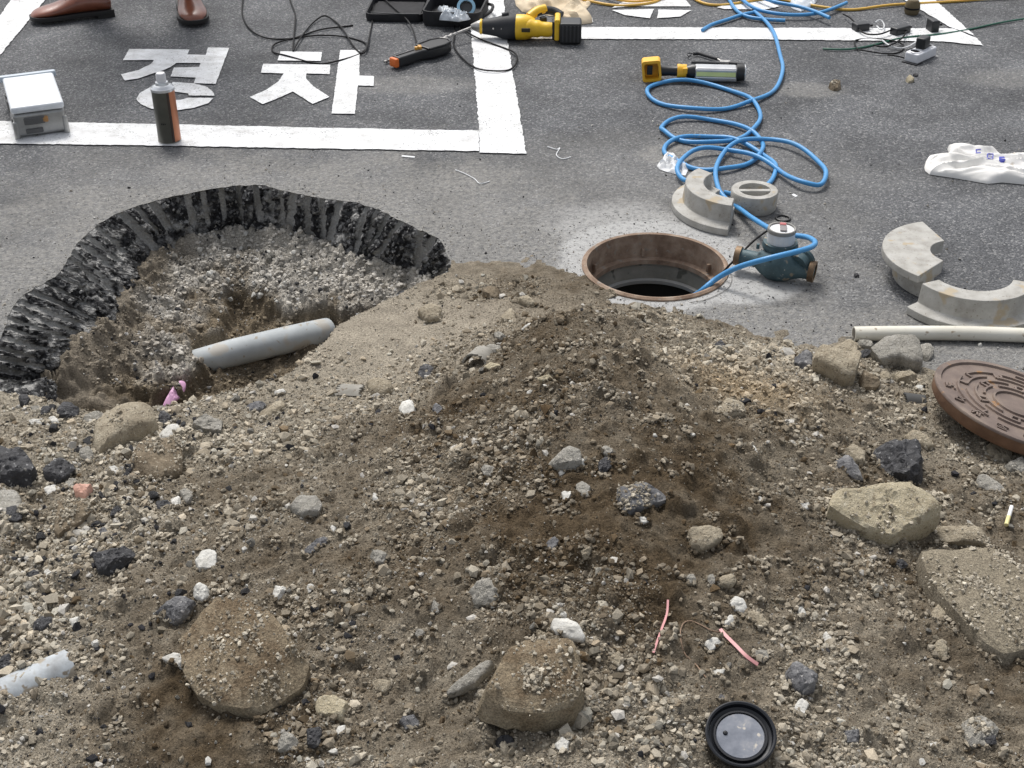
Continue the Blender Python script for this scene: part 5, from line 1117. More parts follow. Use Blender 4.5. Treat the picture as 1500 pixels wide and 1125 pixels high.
def on_cloth(a, b, lift=.0012):
    d = Vector(ray(a, b)); r = bvh.ray_cast(Vector(CAMP), d); return (r[0]+r[1]*lift if r[1].dot(d) < 0 else r[0]-r[1]*lift) if r[0] else Vector(P(a, b, .03))
M_BLUEP = flat('blue_print', (.06,.07,.36), .8)
def print_patch(pts):
    mb = MB(); c = np.mean(pts, 0); V = [on_cloth(*p)-sh_o.location for p in pts]; mb.add(V, [tuple(range(len(V)))]); mb.build('print', M_BLUEP, sh_o)
for cx, cy, sc_, quad in ((1433,222,1.0,'c'),(1450.5,229,1.15,'b'),(1469,234,1.15,'f')):
    G = {'c': [((-4,-3),(4,-4),(4,-2.5),(-4,-1.5)),((-4,-1.5),(-2.2,-1.7),(-2.2,2.5),(-4,3)),((-2,1.6),(3.5,1),(3.5,2.6),(-2,3.2))],
         'b': [((-4,-3.5),(-2.5,-3.7),(-3.5,3.5),(-5,3.5)),((-2.4,-3.7),(4,-4),(4,-2.6),(-2.6,-2.2)),((3,-2.5),(4.4,-2.5),(3.4,3.6),(2,3.6)),((-1.4,-1),(2.2,-1.4),(1.8,.2),(-1.6,.6)),((-3.4,2.2),(1.8,2),(1.8,3.5),(-3.5,3.6))],
         'f': [((-4.5,-4),(2,-4),(3,-1),(-5,-1)),((-5,-.8),(3.2,-.8),(3,1.2),(-5.4,1.2)),((-5.4,1.4),(2.6,1.4),(1.4,3.6),(-3,3.6))]}[quad]
    for q in G: print_patch([(cx+a*sc_, cy+b*sc_) for a, b in q])
M_BEIGE = mat('beige_cotton', [(.3,(.52,.42,.29)),(.7,(.68,.58,.43))], 14, .92, .3, 350, .001)
z9 = lambda L: sc(L, 620, 0, 4.41)
crumple('beige_towel', z9([(590,0),(600,40),(640,80),(690,92),(760,75),(790,100),(860,112),(960,125),(1000,132),(1020,162),(1095,152),(1090,118),(1040,105),(1055,60),(1085,25),(1060,-30),(1040,-70),(620,-70)]), .032, M_BEIGE, 'beige cloth crumpled behind the yellow hammer drill', 'cloth', (11, 9), .75, 100, 26, 8, p=5)
M_TISS = flat('tissue_white', (.76,.77,.78), .9)
crumple('tissue', z5([(160,870),(200,830),(215,785),(260,790),(310,820),(330,860),(395,890),(370,940),(300,930),(240,915),(180,895)]), .022, M_TISS, 'crumpled white tissue lying under the blue hose', 'tissue', (30, 30), .7, 60, 16, 3)
M_BAG = mat('thin_plastic', [(.3,(.50,.54,.58)),(.7,(.74,.78,.82))], 30, .25, .3, 120, .002)
crumple('plastic_bag', z3([(690,-30),(700,30),(735,42),(770,25),(790,5),(770,-40),(720,-45)]), .03, M_BAG, 'thin white plastic bag by the blue hose at the top edge', 'bag', (26, 26), .7, 60, 14, 12)

# ---------------------------------------------------------------- black cables
M_BLK = MATS['cable_black']
CB = lambda L, r, lab, z=.0, w=.004, sd=0: tag(MB().tube(gpath(z2(L), r, z, w, 6, sd), r, 8).build('black_cable', M_BLK, None, smooth=True), lab, 'cable')
CB([(45,-40),(45,0),(40,60),(70,120),(130,158),(230,158),(330,148),(450,150),(520,165),(548,185),(540,210),(480,235),(420,255),(360,262),(280,245),(210,228),(170,215),(162,195),(190,175),(270,150),(340,128),(420,115),(492,103)], .0030, 'thin black cable in flat loops across the painted letters')
CB([(225,-40),(235,0),(258,60),(255,120),(247,205),(255,200),(285,150),(320,100),(360,75),(390,70),(430,95),(460,140),(490,185),(530,222),(550,200),(562,130),(575,60),(572,-30)], .0030, 'thin black cable rising in a hump above the painted letters', .003, .006, 2)
CB([(600,-30),(620,0),(680,50),(730,115),(752,185)], .0030, 'black lead running from the case down to the handset', .012, .010, 1)
CB([(905,95),(905,150),(900,190),(940,240),(1000,285),(1080,293),(1140,280),(1162,240),(1140,210),(1080,185),(1000,160),(960,135),(912,95)], .0030, 'black cable loop lying over the vertical white line', .004, .004, 4)

# ---------------------------------------------------------------- zipped case, open
M_CASE = mat('case_fabric', [(.3,(.012,.012,.014)),(.7,(.026,.026,.029))], 40, .75, .4, 400, .001)
M_CASEI = mat('case_lining', [(.3,(.02,.02,.022)),(.7,(.035,.035,.038))], 40, .9, .3, 400, .001)
def rrect(w, d, r, n=6):
    out = []
    for cx, cy, a in ((w/2-r, d/2-r, 0), (-w/2+r, d/2-r, 90), (-w/2+r, -d/2+r, 180), (w/2-r, -d/2+r, 270)):
        for i in range(n+1): t = math.radians(a+90*i/n); out.append((cx+r*math.cos(t), cy+r*math.sin(t)))
    return out
def tray(mb, w, d, h, t, r, M):
    o, o2, i = rrect(w*.97, d*.97, r), rrect(w, d, r), rrect(w-2*t, d-2*t, max(r-t, .004)); n = len(o)
    V = [(x, y, 0) for x, y in o]+[(x, y, h*.35) for x, y in o2]+[(x, y, h) for x, y in o2]+[(x, y, h) for x, y in i]+[(x, y, t) for x, y in i]
    F = [tuple(range(n))[::-1], tuple(range(4*n, 5*n))]
    for l in range(4): F += [(l*n+k, l*n+(k+1) % n, (l+1)*n+(k+1) % n, (l+1)*n+k) for k in range(n)]
    mb.add(V, F, M)
cs = thing('open_case', 'open black zip case with two halves at the top edge', 'case', tuple(P(627, 16)), -.03)
mb = MB(); tray(mb, .215, .25, .056, .006, .03, Matrix.Translation((.112, -.075, 0))@Matrix.Rotation(-.10, 4, 'Z')); mb.build('deep_half', M_CASE, cs, smooth=True)
mb = MB(); tray(mb, .215, .25, .030, .005, .03, Matrix.Translation((-.110, -.020, 0))@Matrix.Rotation(-.03, 4, 'Z')); mb.build('shallow_half', M_CASE, cs, smooth=True)
MB().box((0, -.05, .020), (.012, .15, .006)).build('hinge_strip', M_CASE, cs, bevel=.002)
MB().tube(spline([(-.20, -.125, .031), (-.10, -.143, .032), (-.02, -.142, .032)], 5), .002, 6).build('zip', flat('zip_grey', (.09,.09,.09), .4), cs)
MB().tube(spline([(.215, .0, .03), (.245, -.04, .035), (.240, -.10, .03), (.21, -.14, .02)], 5), .006, 8).build('carry_strap', M_CASE, cs, smooth=True)
MB().box((-.110, -.02, .0078), (.18, .21, .003), rz=-.03).build('pocket_panel', M_CASEI, cs, bevel=.002)
tp = thing('tape_roll', 'light blue ring of a tape roll inside the open case', 'tape roll', tuple(P(683, 26, .012)))
MM = Matrix.Translation((0, .015, .034))@Matrix.Rotation(math.radians(58), 4, 'X')
MB().ring([(.034,0),(.034,.010),(.0235,.010),(.0235,0)], 36, MM).build('ring', flat('pale_blue', (.30,.52,.68), .4), tp, smooth=True)
MB().lathe([(.030,-.045),(.032,-.002),(.0235,-.001),(.022,-.020),(0,-.020)], 36, MM).build('roll', flat('roll_grey', (.16,.155,.15), .5), tp, smooth=True)
crumple('plastic_wrap', sc([(455,62),(500,70),(560,78),(600,100),(660,110),(680,132),(600,146),(540,140),(470,135),(490,110)], 540, 0, 4.545), .03, M_BAG, 'clear crinkled plastic wrap in the open case', 'wrap', (40, 40), .8, 60, 14, 22, ground=P(663, 27, .036))

# ---------------------------------------------------------------- handset with orange end
M_BPL = flat('black_plastic', (.014,.015,.017), .42, 0, .5, .15, 260)
h0, h1_ = P(580, 100), P(652, 76); an = math.atan2(h1_[1]-h0[1], h1_[0]-h0[0])
hd = thing('inspection_handset', 'black handset with orange end cap and gold buttons', 'handset', tuple(h0), an)
Lh = float(np.linalg.norm(h1_-h0))
MB().prism([(0,-.019),(.11,-.019),(.135,-.034),(.20,-.038),(Lh+.005,-.028),(Lh+.02,0),(Lh+.005,.030),(.20,.042),(.135,.036),(.11,.019),(0,.019)], .006, .040).build('body', M_BPL, hd, bevel=.006)
MB().prism([(.135,-.027),(.195,-.031),(Lh,-.022),(Lh+.010,0),(Lh,.024),(.195,.034),(.135,.028)], .0402, .0425).build('screen', flat('screen_dark', (.006,.007,.009), .55), hd, bevel=.001)
fr = MB()
for a, b in (((.128,-.031),(.197,-.036)),((.197,-.036),(Lh+.003,-.026)),((Lh+.003,-.026),(Lh+.015,0)),((Lh+.015,0),(Lh+.003,.028)),((Lh+.003,.028),(.197,.040)),((.197,.040),(.128,.033)),((.128,.033),(.128,-.031))):
    fr.tube([(a[0], a[1], .042), (b[0], b[1], .042)], .004, 8)
fr.build('screen_bezel', M_BPL, hd, smooth=True)
MB().box((-.006, 0, .022), (.016, .036, .031)).build('end_cap', flat('orange_plastic', (.72,.16,.025), .4), hd, bevel=.005)
for x, y in ((.100, .004), (.112, -.002), (.118, .008)): MB().lathe([(0,.040),(.0065,.040),(.006,.049),(0,.050)], 16, Matrix.Translation((x, y, 0))).build('button', flat('gold_button', (.62,.33,.06), .4), hd, smooth=True)
MB().box((.05, .006, .0412), (.08, .006, .003)).build('grip_groove', flat('groove_grey', (.05,.05,.052), .5), hd, bevel=.001)

# ---------------------------------------------------------------- cordless hammer drill
M_YEL = flat('tool_yellow', (.80,.50,.025), .42)
M_STEEL = mat('tool_steel', [(.3,(.30,.29,.28)),(.7,(.50,.49,.47))], 40, .38, .2, 250, .001, .8)
M_BOOT = flat('rubber_boot', (.022,.024,.028), .6, 0, .4, .2, 120)
d0, d1 = P(692, 60), P(838, 62); an = math.atan2(d1[1]-d0[1], d1[0]-d0[0])
dr_ = thing('hammer_drill', 'yellow and black cordless hammer drill with long steel bit', 'drill', tuple(d0), an)
Ld = float(np.linalg.norm(d1-d0)); inv = Matrix.Rotation(-an, 4, 'Z'); loc_ = lambda a, b, z: inv@(Vector(P(a, b, z))-Vector(d0))
X_ = lambda x, z=.046, y=.02: Vector((x, y, z))
tip, nose = loc_(563, 91, .008), X_(0, .044)
mb = MB().tube([tip, nose], .0048, 10); ax = nose-tip
for ph in (0, PI):
    hx = []; q = ax.to_track_quat('Z', 'Y')
    for i in range(90): t = i/89; a = ph+t*46; hx.append(tip+ax*t*.82+q@Vector((math.cos(a)*.0045, math.sin(a)*.0045, 0)))
    mb.tube(hx, .0022, 5)
mb.build('drill_bit', M_STEEL, dr_, smooth=True)
AX = lambda prof, n=32, sy=1: MB().lathe(prof, n, Matrix.Translation((0, .02, .046))@Matrix.Diagonal((1, sy, 1, 1))@Matrix.Rotation(PI/2, 4, 'Y'))
AX([(0,-.006),(.007,-.006),(.011,0),(.019,.016),(.024,.028),(.024,.036),(0,.036)]).build('chuck', M_STEEL, dr_, smooth=True)
MB().ring([(.0255,.026),(.0265,.028),(.0265,.033),(.0255,.035),(.022,.035),(.022,.026)], 36, Matrix.Translation((0, .02, .046))@Matrix.Rotation(PI/2, 4, 'Y')).build('chuck_ring', M_YEL, dr_, smooth=True)
AX([(0,.034),(.024,.034),(.027,.040),(.029,.060),(.034,.085),(.041,.105),(.0445,.125),(.0445,.150),(.043,.155),(0,.155)], 40, .95).build('gear_housing', M_BOOT, dr_, smooth=True)
for q in (.075, .105, .13): MB().lathe([(0,0),(.003,0),(.003,.002),(0,.002)], 12, Matrix.Translation((q, -.020+(.15-q)*.08, .05))@Matrix.Rotation(PI/2, 4, 'X')).build('screw', M_STEEL, dr_)
MB().tube([(.105,.02,.088),(.128,.02,.093)], .008, 10).build('mode_lever', M_BOOT, dr_, smooth=True)
AX([(0,.152),(.0425,.152),(.0445,.158),(.0440,.185),(.040,.203),(.030,.220),(0,.224)], 36, .98).build('motor_body', M_YEL, dr_, smooth=True)
MB().tube(spline([(.195,.010,.047),(.225,.004,.046),(.262,.002,.044),(.294,.004,.043)], 4), [.034]*3+[.030]*3+[.026]*4+[.024]*3, 20).build('handle_neck', M_YEL, dr_, smooth=True)
MB().box((.190,-.0275,.050), (.030,.004,.014)).build('vent', flat('vent_dark', (.03,.026,.01), .6), dr_, bevel=.001)
MB().box((.225,-.0215,.050), (.010,.004,.010), rz=.3).build('vent', MATS['vent_dark'], dr_, bevel=.001)
MB().tube(spline([(.215,.058,.082),(.248,.080,.088),(.285,.086,.084),(.312,.070,.074)], 4), .0155, 12).build('rear_grip', M_BOOT, dr_, smooth=True)
MB().tube(spline([(.200,.045,.074),(.226,.068,.088),(.256,.084,.092)], 4), .017, 12).build('grip_bridge', M_YEL, dr_, smooth=True)
MB().box((.249,.052,.062), (.022,.020,.024), rz=.5).build('trigger', flat('trigger_black', (.02,.02,.02), .5), dr_, bevel=.004)
MB().box((.288,.003,.046), (.012,.050,.066)).build('handle_band', M_BOOT, dr_, bevel=.004)
MB().box((.300,.018,.050), (.020,.090,.076)).build('battery_shoe', M_YEL, dr_, bevel=.006)
bt = MB().box((.346,.006,.040), (.078,.082,.074)).build('battery', M_BPL, dr_, bevel=.008, seg=3)
for i in range(5): MB().box((.320+i*.0135,-.0352,.040), (.006,.004,.058)).build('rib', flat('rib_grey', (.035,.036,.04), .5), bt, bevel=.001)

# ---------------------------------------------------------------- cordless work light
w0, w1 = P(941, 119), P(1083, 121); an = math.atan2(w1[1]-w0[1], w1[0]-w0[0])-.03
wl_ = thing('work_light', 'yellow and black cordless work light with long lamp strip', 'work light', tuple(w0), an)
fo = MB(); o_, i_ = rrect(.062, .070, .010), rrect(.046, .052, .007); n_ = len(o_)
Mf = Matrix.Translation((.028, .012, .037))@Matrix.Rotation(math.radians(90), 4, 'X')@Matrix.Rotation(.12, 4, 'Z')
V = [(x, y, -.022) for x, y in o_]+[(x, y, .022) for x, y in o_]+[(x, y, .022) for x, y in i_]+[(x, y, -.012) for x, y in i_]
F = [tuple(range(n_))[::-1], tuple(range(3*n_, 4*n_))]+[(l*n_+k, l*n_+(k+1) % n_, (l+1)*n_+(k+1) % n_, (l+1)*n_+k) for l in range(3) for k in range(n_)]
fo.add(V, F, Mf).build('battery_foot', flat('light_yellow', (.84,.46,.03), .45), wl_, smooth=True)
MB().box((.022, -.004, .040), (.018, .010, .030)).build('terminal_block', flat('terminal_black', (.012,.012,.012), .5), wl_, bevel=.002)
HX = lambda prof, n=24: MB().lathe(prof, n, Matrix.Translation((0, .018, .031))@Matrix.Rotation(PI/2, 4, 'Y'))
HX([(0,.052),(.019,.052),(.018,.062),(.0155,.085),(.0165,.112),(.018,.118),(0,.118)]).build('handle', M_BPL, wl_, smooth=True)
HX([(0,.112),(.023,.112),(.0235,.118),(.021,.136),(.019,.142),(0,.142)]).build('pivot_collar', MATS['light_yellow'], wl_, smooth=True)
MB().box((.137, .018, .038), (.016, .044, .020)).build('collar_lug', MATS['light_yellow'], wl_, bevel=.003)
HX([(0,.136),(.017,.138),(.024,.160),(.0245,.170),(0,.170)]).build('neck', M_BPL, wl_, smooth=True)
MB().box((.238, .018, .028), (.140, .048, .046)).build('lamp_housing', flat('lamp_silver', (.50,.51,.52), .35, .5), wl_, bevel=.008, seg=3)
MB().box((.238, -.0062, .032), (.128, .003, .016), rx=-.25).build('led_strip', flat('led_phosphor', (.62,.70,.30), .4), wl_, bevel=.001)
for zz in (.020, .044): MB().box((.238, -.0065+.001*(zz > .03), zz), (.130, .003, .005), rx=-.25).build('lens_rail', flat('rail_silver', (.62,.63,.64), .25, .6), wl_, bevel=.001)
HX([(0,.306),(.028,.306),(.028,.316),(.0265,.330),(.020,.334),(0,.334)]).build('end_cap', M_BPL, wl_, smooth=True)
HX([(.0268,.3305),(.0268,.333),(.021,.3355),(.019,.3345)]).build('end_lens', MATS['rail_silver'], wl_, smooth=True)

# pliers behind the work light
pl = thing('pliers', 'black handled pliers lying open behind the work light', 'pliers', tuple(P(1060, 92)))
op = Vector(pl.location); q5 = lambda a, b, z=.010: Vector(P(930+a/5, 70+b/5, z))-op
MB().tube(spline([q5(430,45), q5(470,42), q5(530,60), q5(605,82)], 5), [.006]*15+[.006], 10).build('handle', MATS['rubber_boot'], pl, smooth=True)
MB().tube(spline([q5(415,112), q5(470,112), q5(540,114), q5(620,118)], 5), .0075, 10).build('handle', MATS['rubber_boot'], pl, smooth=True)
MB().tube(spline([q5(430,45), q5(400,38), q5(384,50), q5(395,62), q5(412,52)], 5), .0022, 8).build('lanyard_loop', MATS['rubber_boot'], pl, smooth=True)
MB().tube(spline([q5(605,82), q5(630,98), q5(650,108)], 3), .004, 8).build('jaw', M_STEEL, pl, smooth=True)
MB().box(q5(660,104,.010), (.036,.020,.010), rz=-.1).build('joint', M_STEEL, pl, bevel=.003)
MB().tube([q5(690,112), q5(760,118), q5(805,122)], [.007, .006, .003], 8).build('jaw', flat('jaw_dark', (.05,.05,.052), .4, .5), pl, smooth=True)

# ---------------------------------------------------------------- silver instrument case (left edge)
c0 = P(25, 206); cr = P(72, 199.5); an = math.atan2(cr[1]-c0[1], cr[0]-c0[0])
bx_ = thing('instrument_case', 'white topped silver instrument case at the left edge', 'case', tuple(c0), an)
M_SIL = mat('case_silver', [(.3,(.30,.30,.29)),(.7,(.46,.46,.45))], 20, .35, .15, 200, .001, .6)
M_CWHT = flat('case_white', (.70,.73,.76), .35)
MB().box((.075, .14, .043), (.15, .28, .070)).build('body', M_SIL, bx_, bevel=.010, seg=3)
MB().box((.075, .14, .090), (.152, .282, .022)).build('top', M_CWHT, bx_, bevel=.008, seg=3)
MB().box((.075, .295, .092), (.17, .020, .020)).build('rear_bar', flat('bar_pale', (.42,.48,.54), .35), bx_, bevel=.005)
for x, y in ((.004,.004),(.146,.004),(.004,.276),(.146,.276)): MB().box((x, y, .028), (.016, .016, .058)).build('corner_guard', M_SIL, bx_, bevel=.006, seg=3)
MB().box((.060, -.002, .055), (.060, .010, .022)).build('latch', flat('latch_dark', (.10,.10,.10), .4), bx_, bevel=.003)
MB().box((.055, -.002, .024), (.050, .008, .014)).build('latch', MATS['latch_dark'], bx_, bevel=.003)
MB().box((.090, -.002, .056), (.018, .010, .018)).build('tab', flat('tab_copper', (.42,.22,.08), .4), bx_, bevel=.003)
MB().box((-.001, .045, .045), (.006, .060, .034)).build('side_slot', MATS['latch_dark'], bx_, bevel=.002)
for y in (.18, .24): MB().box((-.001, y, .045), (.006, .030, .034)).build('side_slot', MATS['latch_dark'], bx_, bevel=.002)

# gas canister
cn = thing('gas_canister', 'dark gas canister with copper stripe standing on the white line', 'canister', tuple(P(249, 207)))
MB().lathe([(0,0),(.030,0),(.0325,.003),(.033,.007),(.033,.160),(.0325,.163)], 40, caps=False).build('body', mat('can_olive', [(.3,(.075,.075,.062)),(.7,(.115,.113,.095))], 14, .4, .05, 200, .001, .3), cn, smooth=True)
mb = MB(); mb._seg([(.0333,.008),(.0336,.010),(.0336,.158),(.0333,.160)], 10, None, math.radians(-48), math.radians(8)); mb.build('copper_stripe', mat('can_copper', [(.3,(.40,.15,.075)),(.7,(.52,.22,.12))], 14, .38, .05, 200, .001, .4), cn, smooth=True)
mb = MB(); mb._seg([(.0333,.008),(.0337,.010),(.0337,.158),(.0333,.160)], 6, None, math.radians(-62), math.radians(-49)); mb.build('dark_stripe', flat('can_dark', (.045,.028,.022), .4), cn, smooth=True)
MB().ring([(.0345,.0),(.0345,.006),(.031,.007),(.031,.0)], 40).build('bottom_seam', M_STEEL, cn, smooth=True)
MB().ring([(.0345,.160),(.0345,.167),(.031,.170),(.030,.164)], 40).build('top_seam', flat('can_rim', (.62,.64,.66), .25, .6), cn, smooth=True)
MB().lathe([(.031,.166),(.024,.174),(.020,.176),(.018,.184),(.010,.186),(0,.186)], 32, caps=False).build('shoulder', MATS['can_rim'], cn, smooth=True)
MB().lathe([(0,.184),(.014,.184),(.014,.206),(.012,.210),(0,.210)], 24).build('valve_cap', flat('cap_white', (.7,.7,.72), .4), cn, smooth=True)
for zz in (.066,): 
    for k_ in range(3): a = math.radians(-105+k_*9); MB().box((.0332*math.cos(a), .0332*math.sin(a), zz), (.002, .003, .004), rz=a).build('print', flat('print_black', (.01,.01,.01), .6), cn)

# ---------------------------------------------------------------- cords, power strip and bits at the top right
M_YH = flat('yellow_cord', (.66,.40,.07), .45)
YC = lambda L, r, lab, z=0: tag(MB().tube(gpath(L, r, z, .003, 6), r, 10).build('yellow_cord', M_YH, None, smooth=True), lab, 'cord')
YC([(1005,-12),(1022,3),(1050,8),(1090,4),(1130,-2),(1160,2),(1190,9),(1225,14),(1255,14),(1290,10),(1330,6),(1400,2),(1480,-3),(1560,-6)], .0052, 'yellow cord running along the top edge over the second stall')
YC([(845,-2),(870,4),(900,8),(935,8),(962,3),(978,-8)], .0052, 'yellow cord loop dipping into the top edge above painted letters')
YC([(880,-8),(905,1),(940,2),(985,-6)], .0048, 'upper strand of yellow cord touching the top edge', .006)
tag(MB().tube(gpath([(1205,72),(1240,74),(1280,66),(1320,56),(1370,52),(1425,42),(1470,33),(1560,20)], .0036, 0, .003), .0036, 8).build('green_cord', flat('green_cord', (.02,.11,.07), .45), None, smooth=True), 'dark green cord leading off to the right edge', 'cord')
YB = lambda L, r, lab, m, z=0, nm='black_cable': tag(MB().tube(gpath(L, r, z, .006, 6), r, 8).build(nm, m, None, smooth=True), lab, 'cable')
YB([(1256,74),(1285,80),(1315,78),(1325,68),(1300,60),(1270,56),(1250,62),(1256,74)], .0026, 'black lead loop in the cable tangle, top right', M_BLK)
YB([(1235,22),(1250,32),(1262,48),(1290,52),(1310,44),(1330,38),(1322,58),(1300,70),(1280,66)], .003, 'thicker black lead crossing the cable tangle', M_BLK, .01)
YB([(1300,82),(1320,86),(1335,88)], .0026, 'black lead feeding the white power strip', M_BLK)
YB([(1282,34),(1290,31),(1296,38),(1290,46),(1284,40)], .0024, 'small white cord coil in the cable tangle', flat('white_cord', (.62,.63,.64), .4), .012, 'white_cable')
YB([(1292,60),(1300,68),(1318,71),(1335,68),(1345,62),(1355,70)], .0028, 'white cord between cable tangle and power strip', MATS['white_cord'], .004, 'white_cable')
for a, b, w, d, h, rz, lb in ((1260,45,.055,.040,.030,.3,'black power adapter on the left of the cable tangle'),(1318,50,.075,.035,.030,.6,'long black adapter in the middle of the cable tangle'),(1365,46,.030,.05,.045,.2,'black plug block at the right of the cable tangle')):
    t_ = thing('power_adapter', lb, 'adapter', tuple(P(a, b)), rz); MB().box((0,0,h/2), (w,d,h)).build('casing', M_BPL, t_, bevel=.005); MB().tube([(w/2,0,h/2),(w/2+.02,0,h/2)], .004, 8).build('strain_relief', M_BLK, t_, smooth=True)
tb = thing('paper_roll', 'brown paper wrapped bundle on the right stall line', 'bundle', tuple(P(1335, 20))); MB().lathe([(0,0),(.024,0),(.028,.012),(.027,.040),(.018,.052),(0,.055)], 20).build('wrap', flat('brown_paper', (.14,.11,.065), .8, 0, .3, .6, 60), tb, smooth=True); MB().ring([(.0288,.020),(.0288,.026),(.027,.026),(.027,.020)], 20).build('band', M_BLK, tb, smooth=True)
s0 = P(1342, 92); s1 = P(1368, 80); an = math.atan2(s1[1]-s0[1], s1[0]-s0[0])
ps = thing('power_strip', 'white power strip with black plug, top right asphalt', 'power strip', tuple(s0), an)
M_PS = flat('strip_white', (.70,.71,.74), .35)
MB().box((.045, .012, .018), (.125, .052, .034)).build('housing', M_PS, ps, bevel=.006, seg=3)
for x in (.005, .045, .085): MB().lathe([(.019,.0352),(.020,.037),(.017,.0385),(.016,.0352)], 24, Matrix.Translation((x, .012, 0))).build('socket', M_PS, ps, smooth=True)
MB().box((.052, .014, .056), (.050, .034, .040), rz=.1).build('plug', M_BPL, ps, bevel=.006)
MB().box((-.010, .010, .002), (.04, .055, .004)).build('foot', flat('foot_black', (.015,.015,.018), .5), ps)

# ---------------------------------------------------------------- litter and small things on the heap
def chip(px, L, w, ang_, m, label, cat, nm, bend=.0):
    h_ = hit(*px); o = MB().box((0, 0, .0015), (L, w, .0016)).build(nm, m, None, bevel=.0004, loc=tuple(h_)); o.rotation_euler = (.08, .05, ang_); return tag(o, label, cat)
chip((598, 230), .038, .008, -.1, M_TISS, 'short white paper strip on the asphalt below the front line', 'paper', 'paper_strip')
chip((1164, 287), .016, .009, -1.0, M_TISS, 'white paper chip right of the slotted concrete cap', 'paper', 'paper_chip')
TH = lambda L, r, m, lab, cat, nm, per=5: tag(MB().tube([Vector(q)+Vector((0, 0, r+.001)) for q in spline([hit(*p) for p in L], per)], r, 6).build(nm, m, None, smooth=True), lab, cat)
TH([(667,250),(680,255),(695,263),(703,270),(717,267)], .0014, M_TISS, 'curly white plastic strip nearest the hole', 'strip', 'plastic_strip')
TH([(802,216),(815,220),(820,218),(815,228),(824,234),(836,231)], .0016, M_TISS, 'curly white plastic strip below the line corner', 'strip', 'plastic_strip')
M_PINK = flat('pink_strap', (.62,.30,.30), .5)
h6 = lambda L: sc(L, 760, 825, 3.75)
def ribbon(L, w, m, lab, nm='strap'):
    q = spline([hit(*p)+np.array([0, 0, .004]) for p in h6(L)], 6); mb = MB(); V = []
    for i, p in enumerate(q):
        t = Vector(q[min(i+1, len(q)-1)]-q[max(i-1, 0)]).normalized(); s_ = t.cross(Vector((0, -.5, 1))).normalized()*w; p = Vector(p); up = Vector((0, 0, .0012))
        V += [p-s_, p+s_, p+s_+up, p-s_+up]
    F = [(i*4+k, i*4+(k+1) % 4, i*4+4+(k+1) % 4, i*4+4+k) for i in range(len(q)-1) for k in range(4)]+[(0,1,2,3)[::-1], tuple(len(V)-4+k for k in range(4))]
    mb.add(V, F); return tag(mb.build(nm, m, None, smooth=True), lab, 'strap')
ribbon([(818,215),(812,290),(785,370),(760,440),(738,505)], .0016, M_PINK, 'thin pink strap lying upright on the dark soil')
ribbon([(1105,375),(1130,405),(1190,465),(1250,525),(1312,570)], .0026, M_PINK, 'wider pink strap slanting beside pale stones')
TH(h6([(1110,385),(1060,375),(1000,345),(945,322),(905,335),(888,375),(890,430),(905,490),(930,525),(970,560),(1010,610),(1045,660),(1055,690)]), .0009, flat('root_brown', (.28,.19,.13), .8), 'thin brown root curling on the soil between straps', 'root', 'root')
cg = thing('cigarette_end', 'white cigarette end with yellow tip on the right soil', 'cigarette', tuple(hit(1477, 760))); oc = Vector(cg.location)
ca, cb = Vector(P(1482, 742, oc.z+.010))-oc, Vector(P(1474, 769, oc.z+.006))-oc; mid = ca+(cb-ca)*.55
MB().tube([ca, mid], .0036, 12).build('paper', flat('cig_white', (.78,.78,.76), .8), cg, smooth=True); MB().tube([mid, cb], .0037, 12).build('filter', flat('cig_yellow', (.74,.66,.32), .8), cg, smooth=True)
# black plastic lid
hp = hit(1083, 1085); tcam = Vector(CAMP-hp).normalized(); nl_ = (Vector(nrm_at(hp[0], hp[1], .05))*.75+tcam*.25).normalized()
bl_ = thing('plastic_lid', 'black round plastic lid with pale dusty centre, bottom edge', 'lid', Vector(hp)+nl_*.009); bl_.rotation_euler = nl_.to_track_quat('Z', 'Y').to_euler()
RB = 52/ppm(hp); M_BL = flat('lid_black', (.010,.011,.014), .25, 0, .5, .05)
MB().lathe([(0,-.002),(RB*.80,-.002),(RB*.98,.004),(RB,.010),(RB*.99,.0135),(RB*.95,.0145),(RB*.90,.013),(RB*.87,.006),(RB*.78,.004),(RB*.75,.0075),(RB*.70,.0075),(RB*.69,.004)], 64, caps=False).build('rim', M_BL, bl_, smooth=True)
MB().lathe([(RB*.69,.0042),(RB*.66,.0062),(0,.0066)], 64, caps=False).build('centre', mat('lid_dusty', [(.3,(.11,.125,.155)),(.55,(.19,.205,.24)),(.75,(.32,.32,.33))], 45, .4, .1, 250, .001, speck=[(70,.66,(.5,.46,.4))]), bl_, smooth=True)
MB().lathe([(0,.0068),(RB*.07,.0068),(RB*.05,.0085),(0,.0087)], 16, Matrix.Translation((-RB*.42, RB*.05, 0))).build('vent_dimple', M_BL, bl_, smooth=True)
# pink wrapping in the hole
ROCKM['pinkcloth'] = flat('pink_plastic', (.66,.36,.56), .45)
rock([(236,598),(243,583),(252,568),(261,560),(270,562),(270,574),(262,586),(252,594),(242,602)], 'pinkcloth', 'pink plastic wrapping poking up in the dug hole', 'plastic_wrapping', bulge=.5, sink=-.35, facet=0, amp=.06, fine=.03, cat='plastic')
tag(MB().tube(spline([Vector(hit(247,580))+Vector((0,0,.03)), Vector(hit(256,583))+Vector((0,-.01,.04)), Vector(hit(266,580))+Vector((0,0,.03))], 4), .0012, 6).build('black_string', M_BLK, None, smooth=True), 'black string tied round the pink wrapping', 'string')

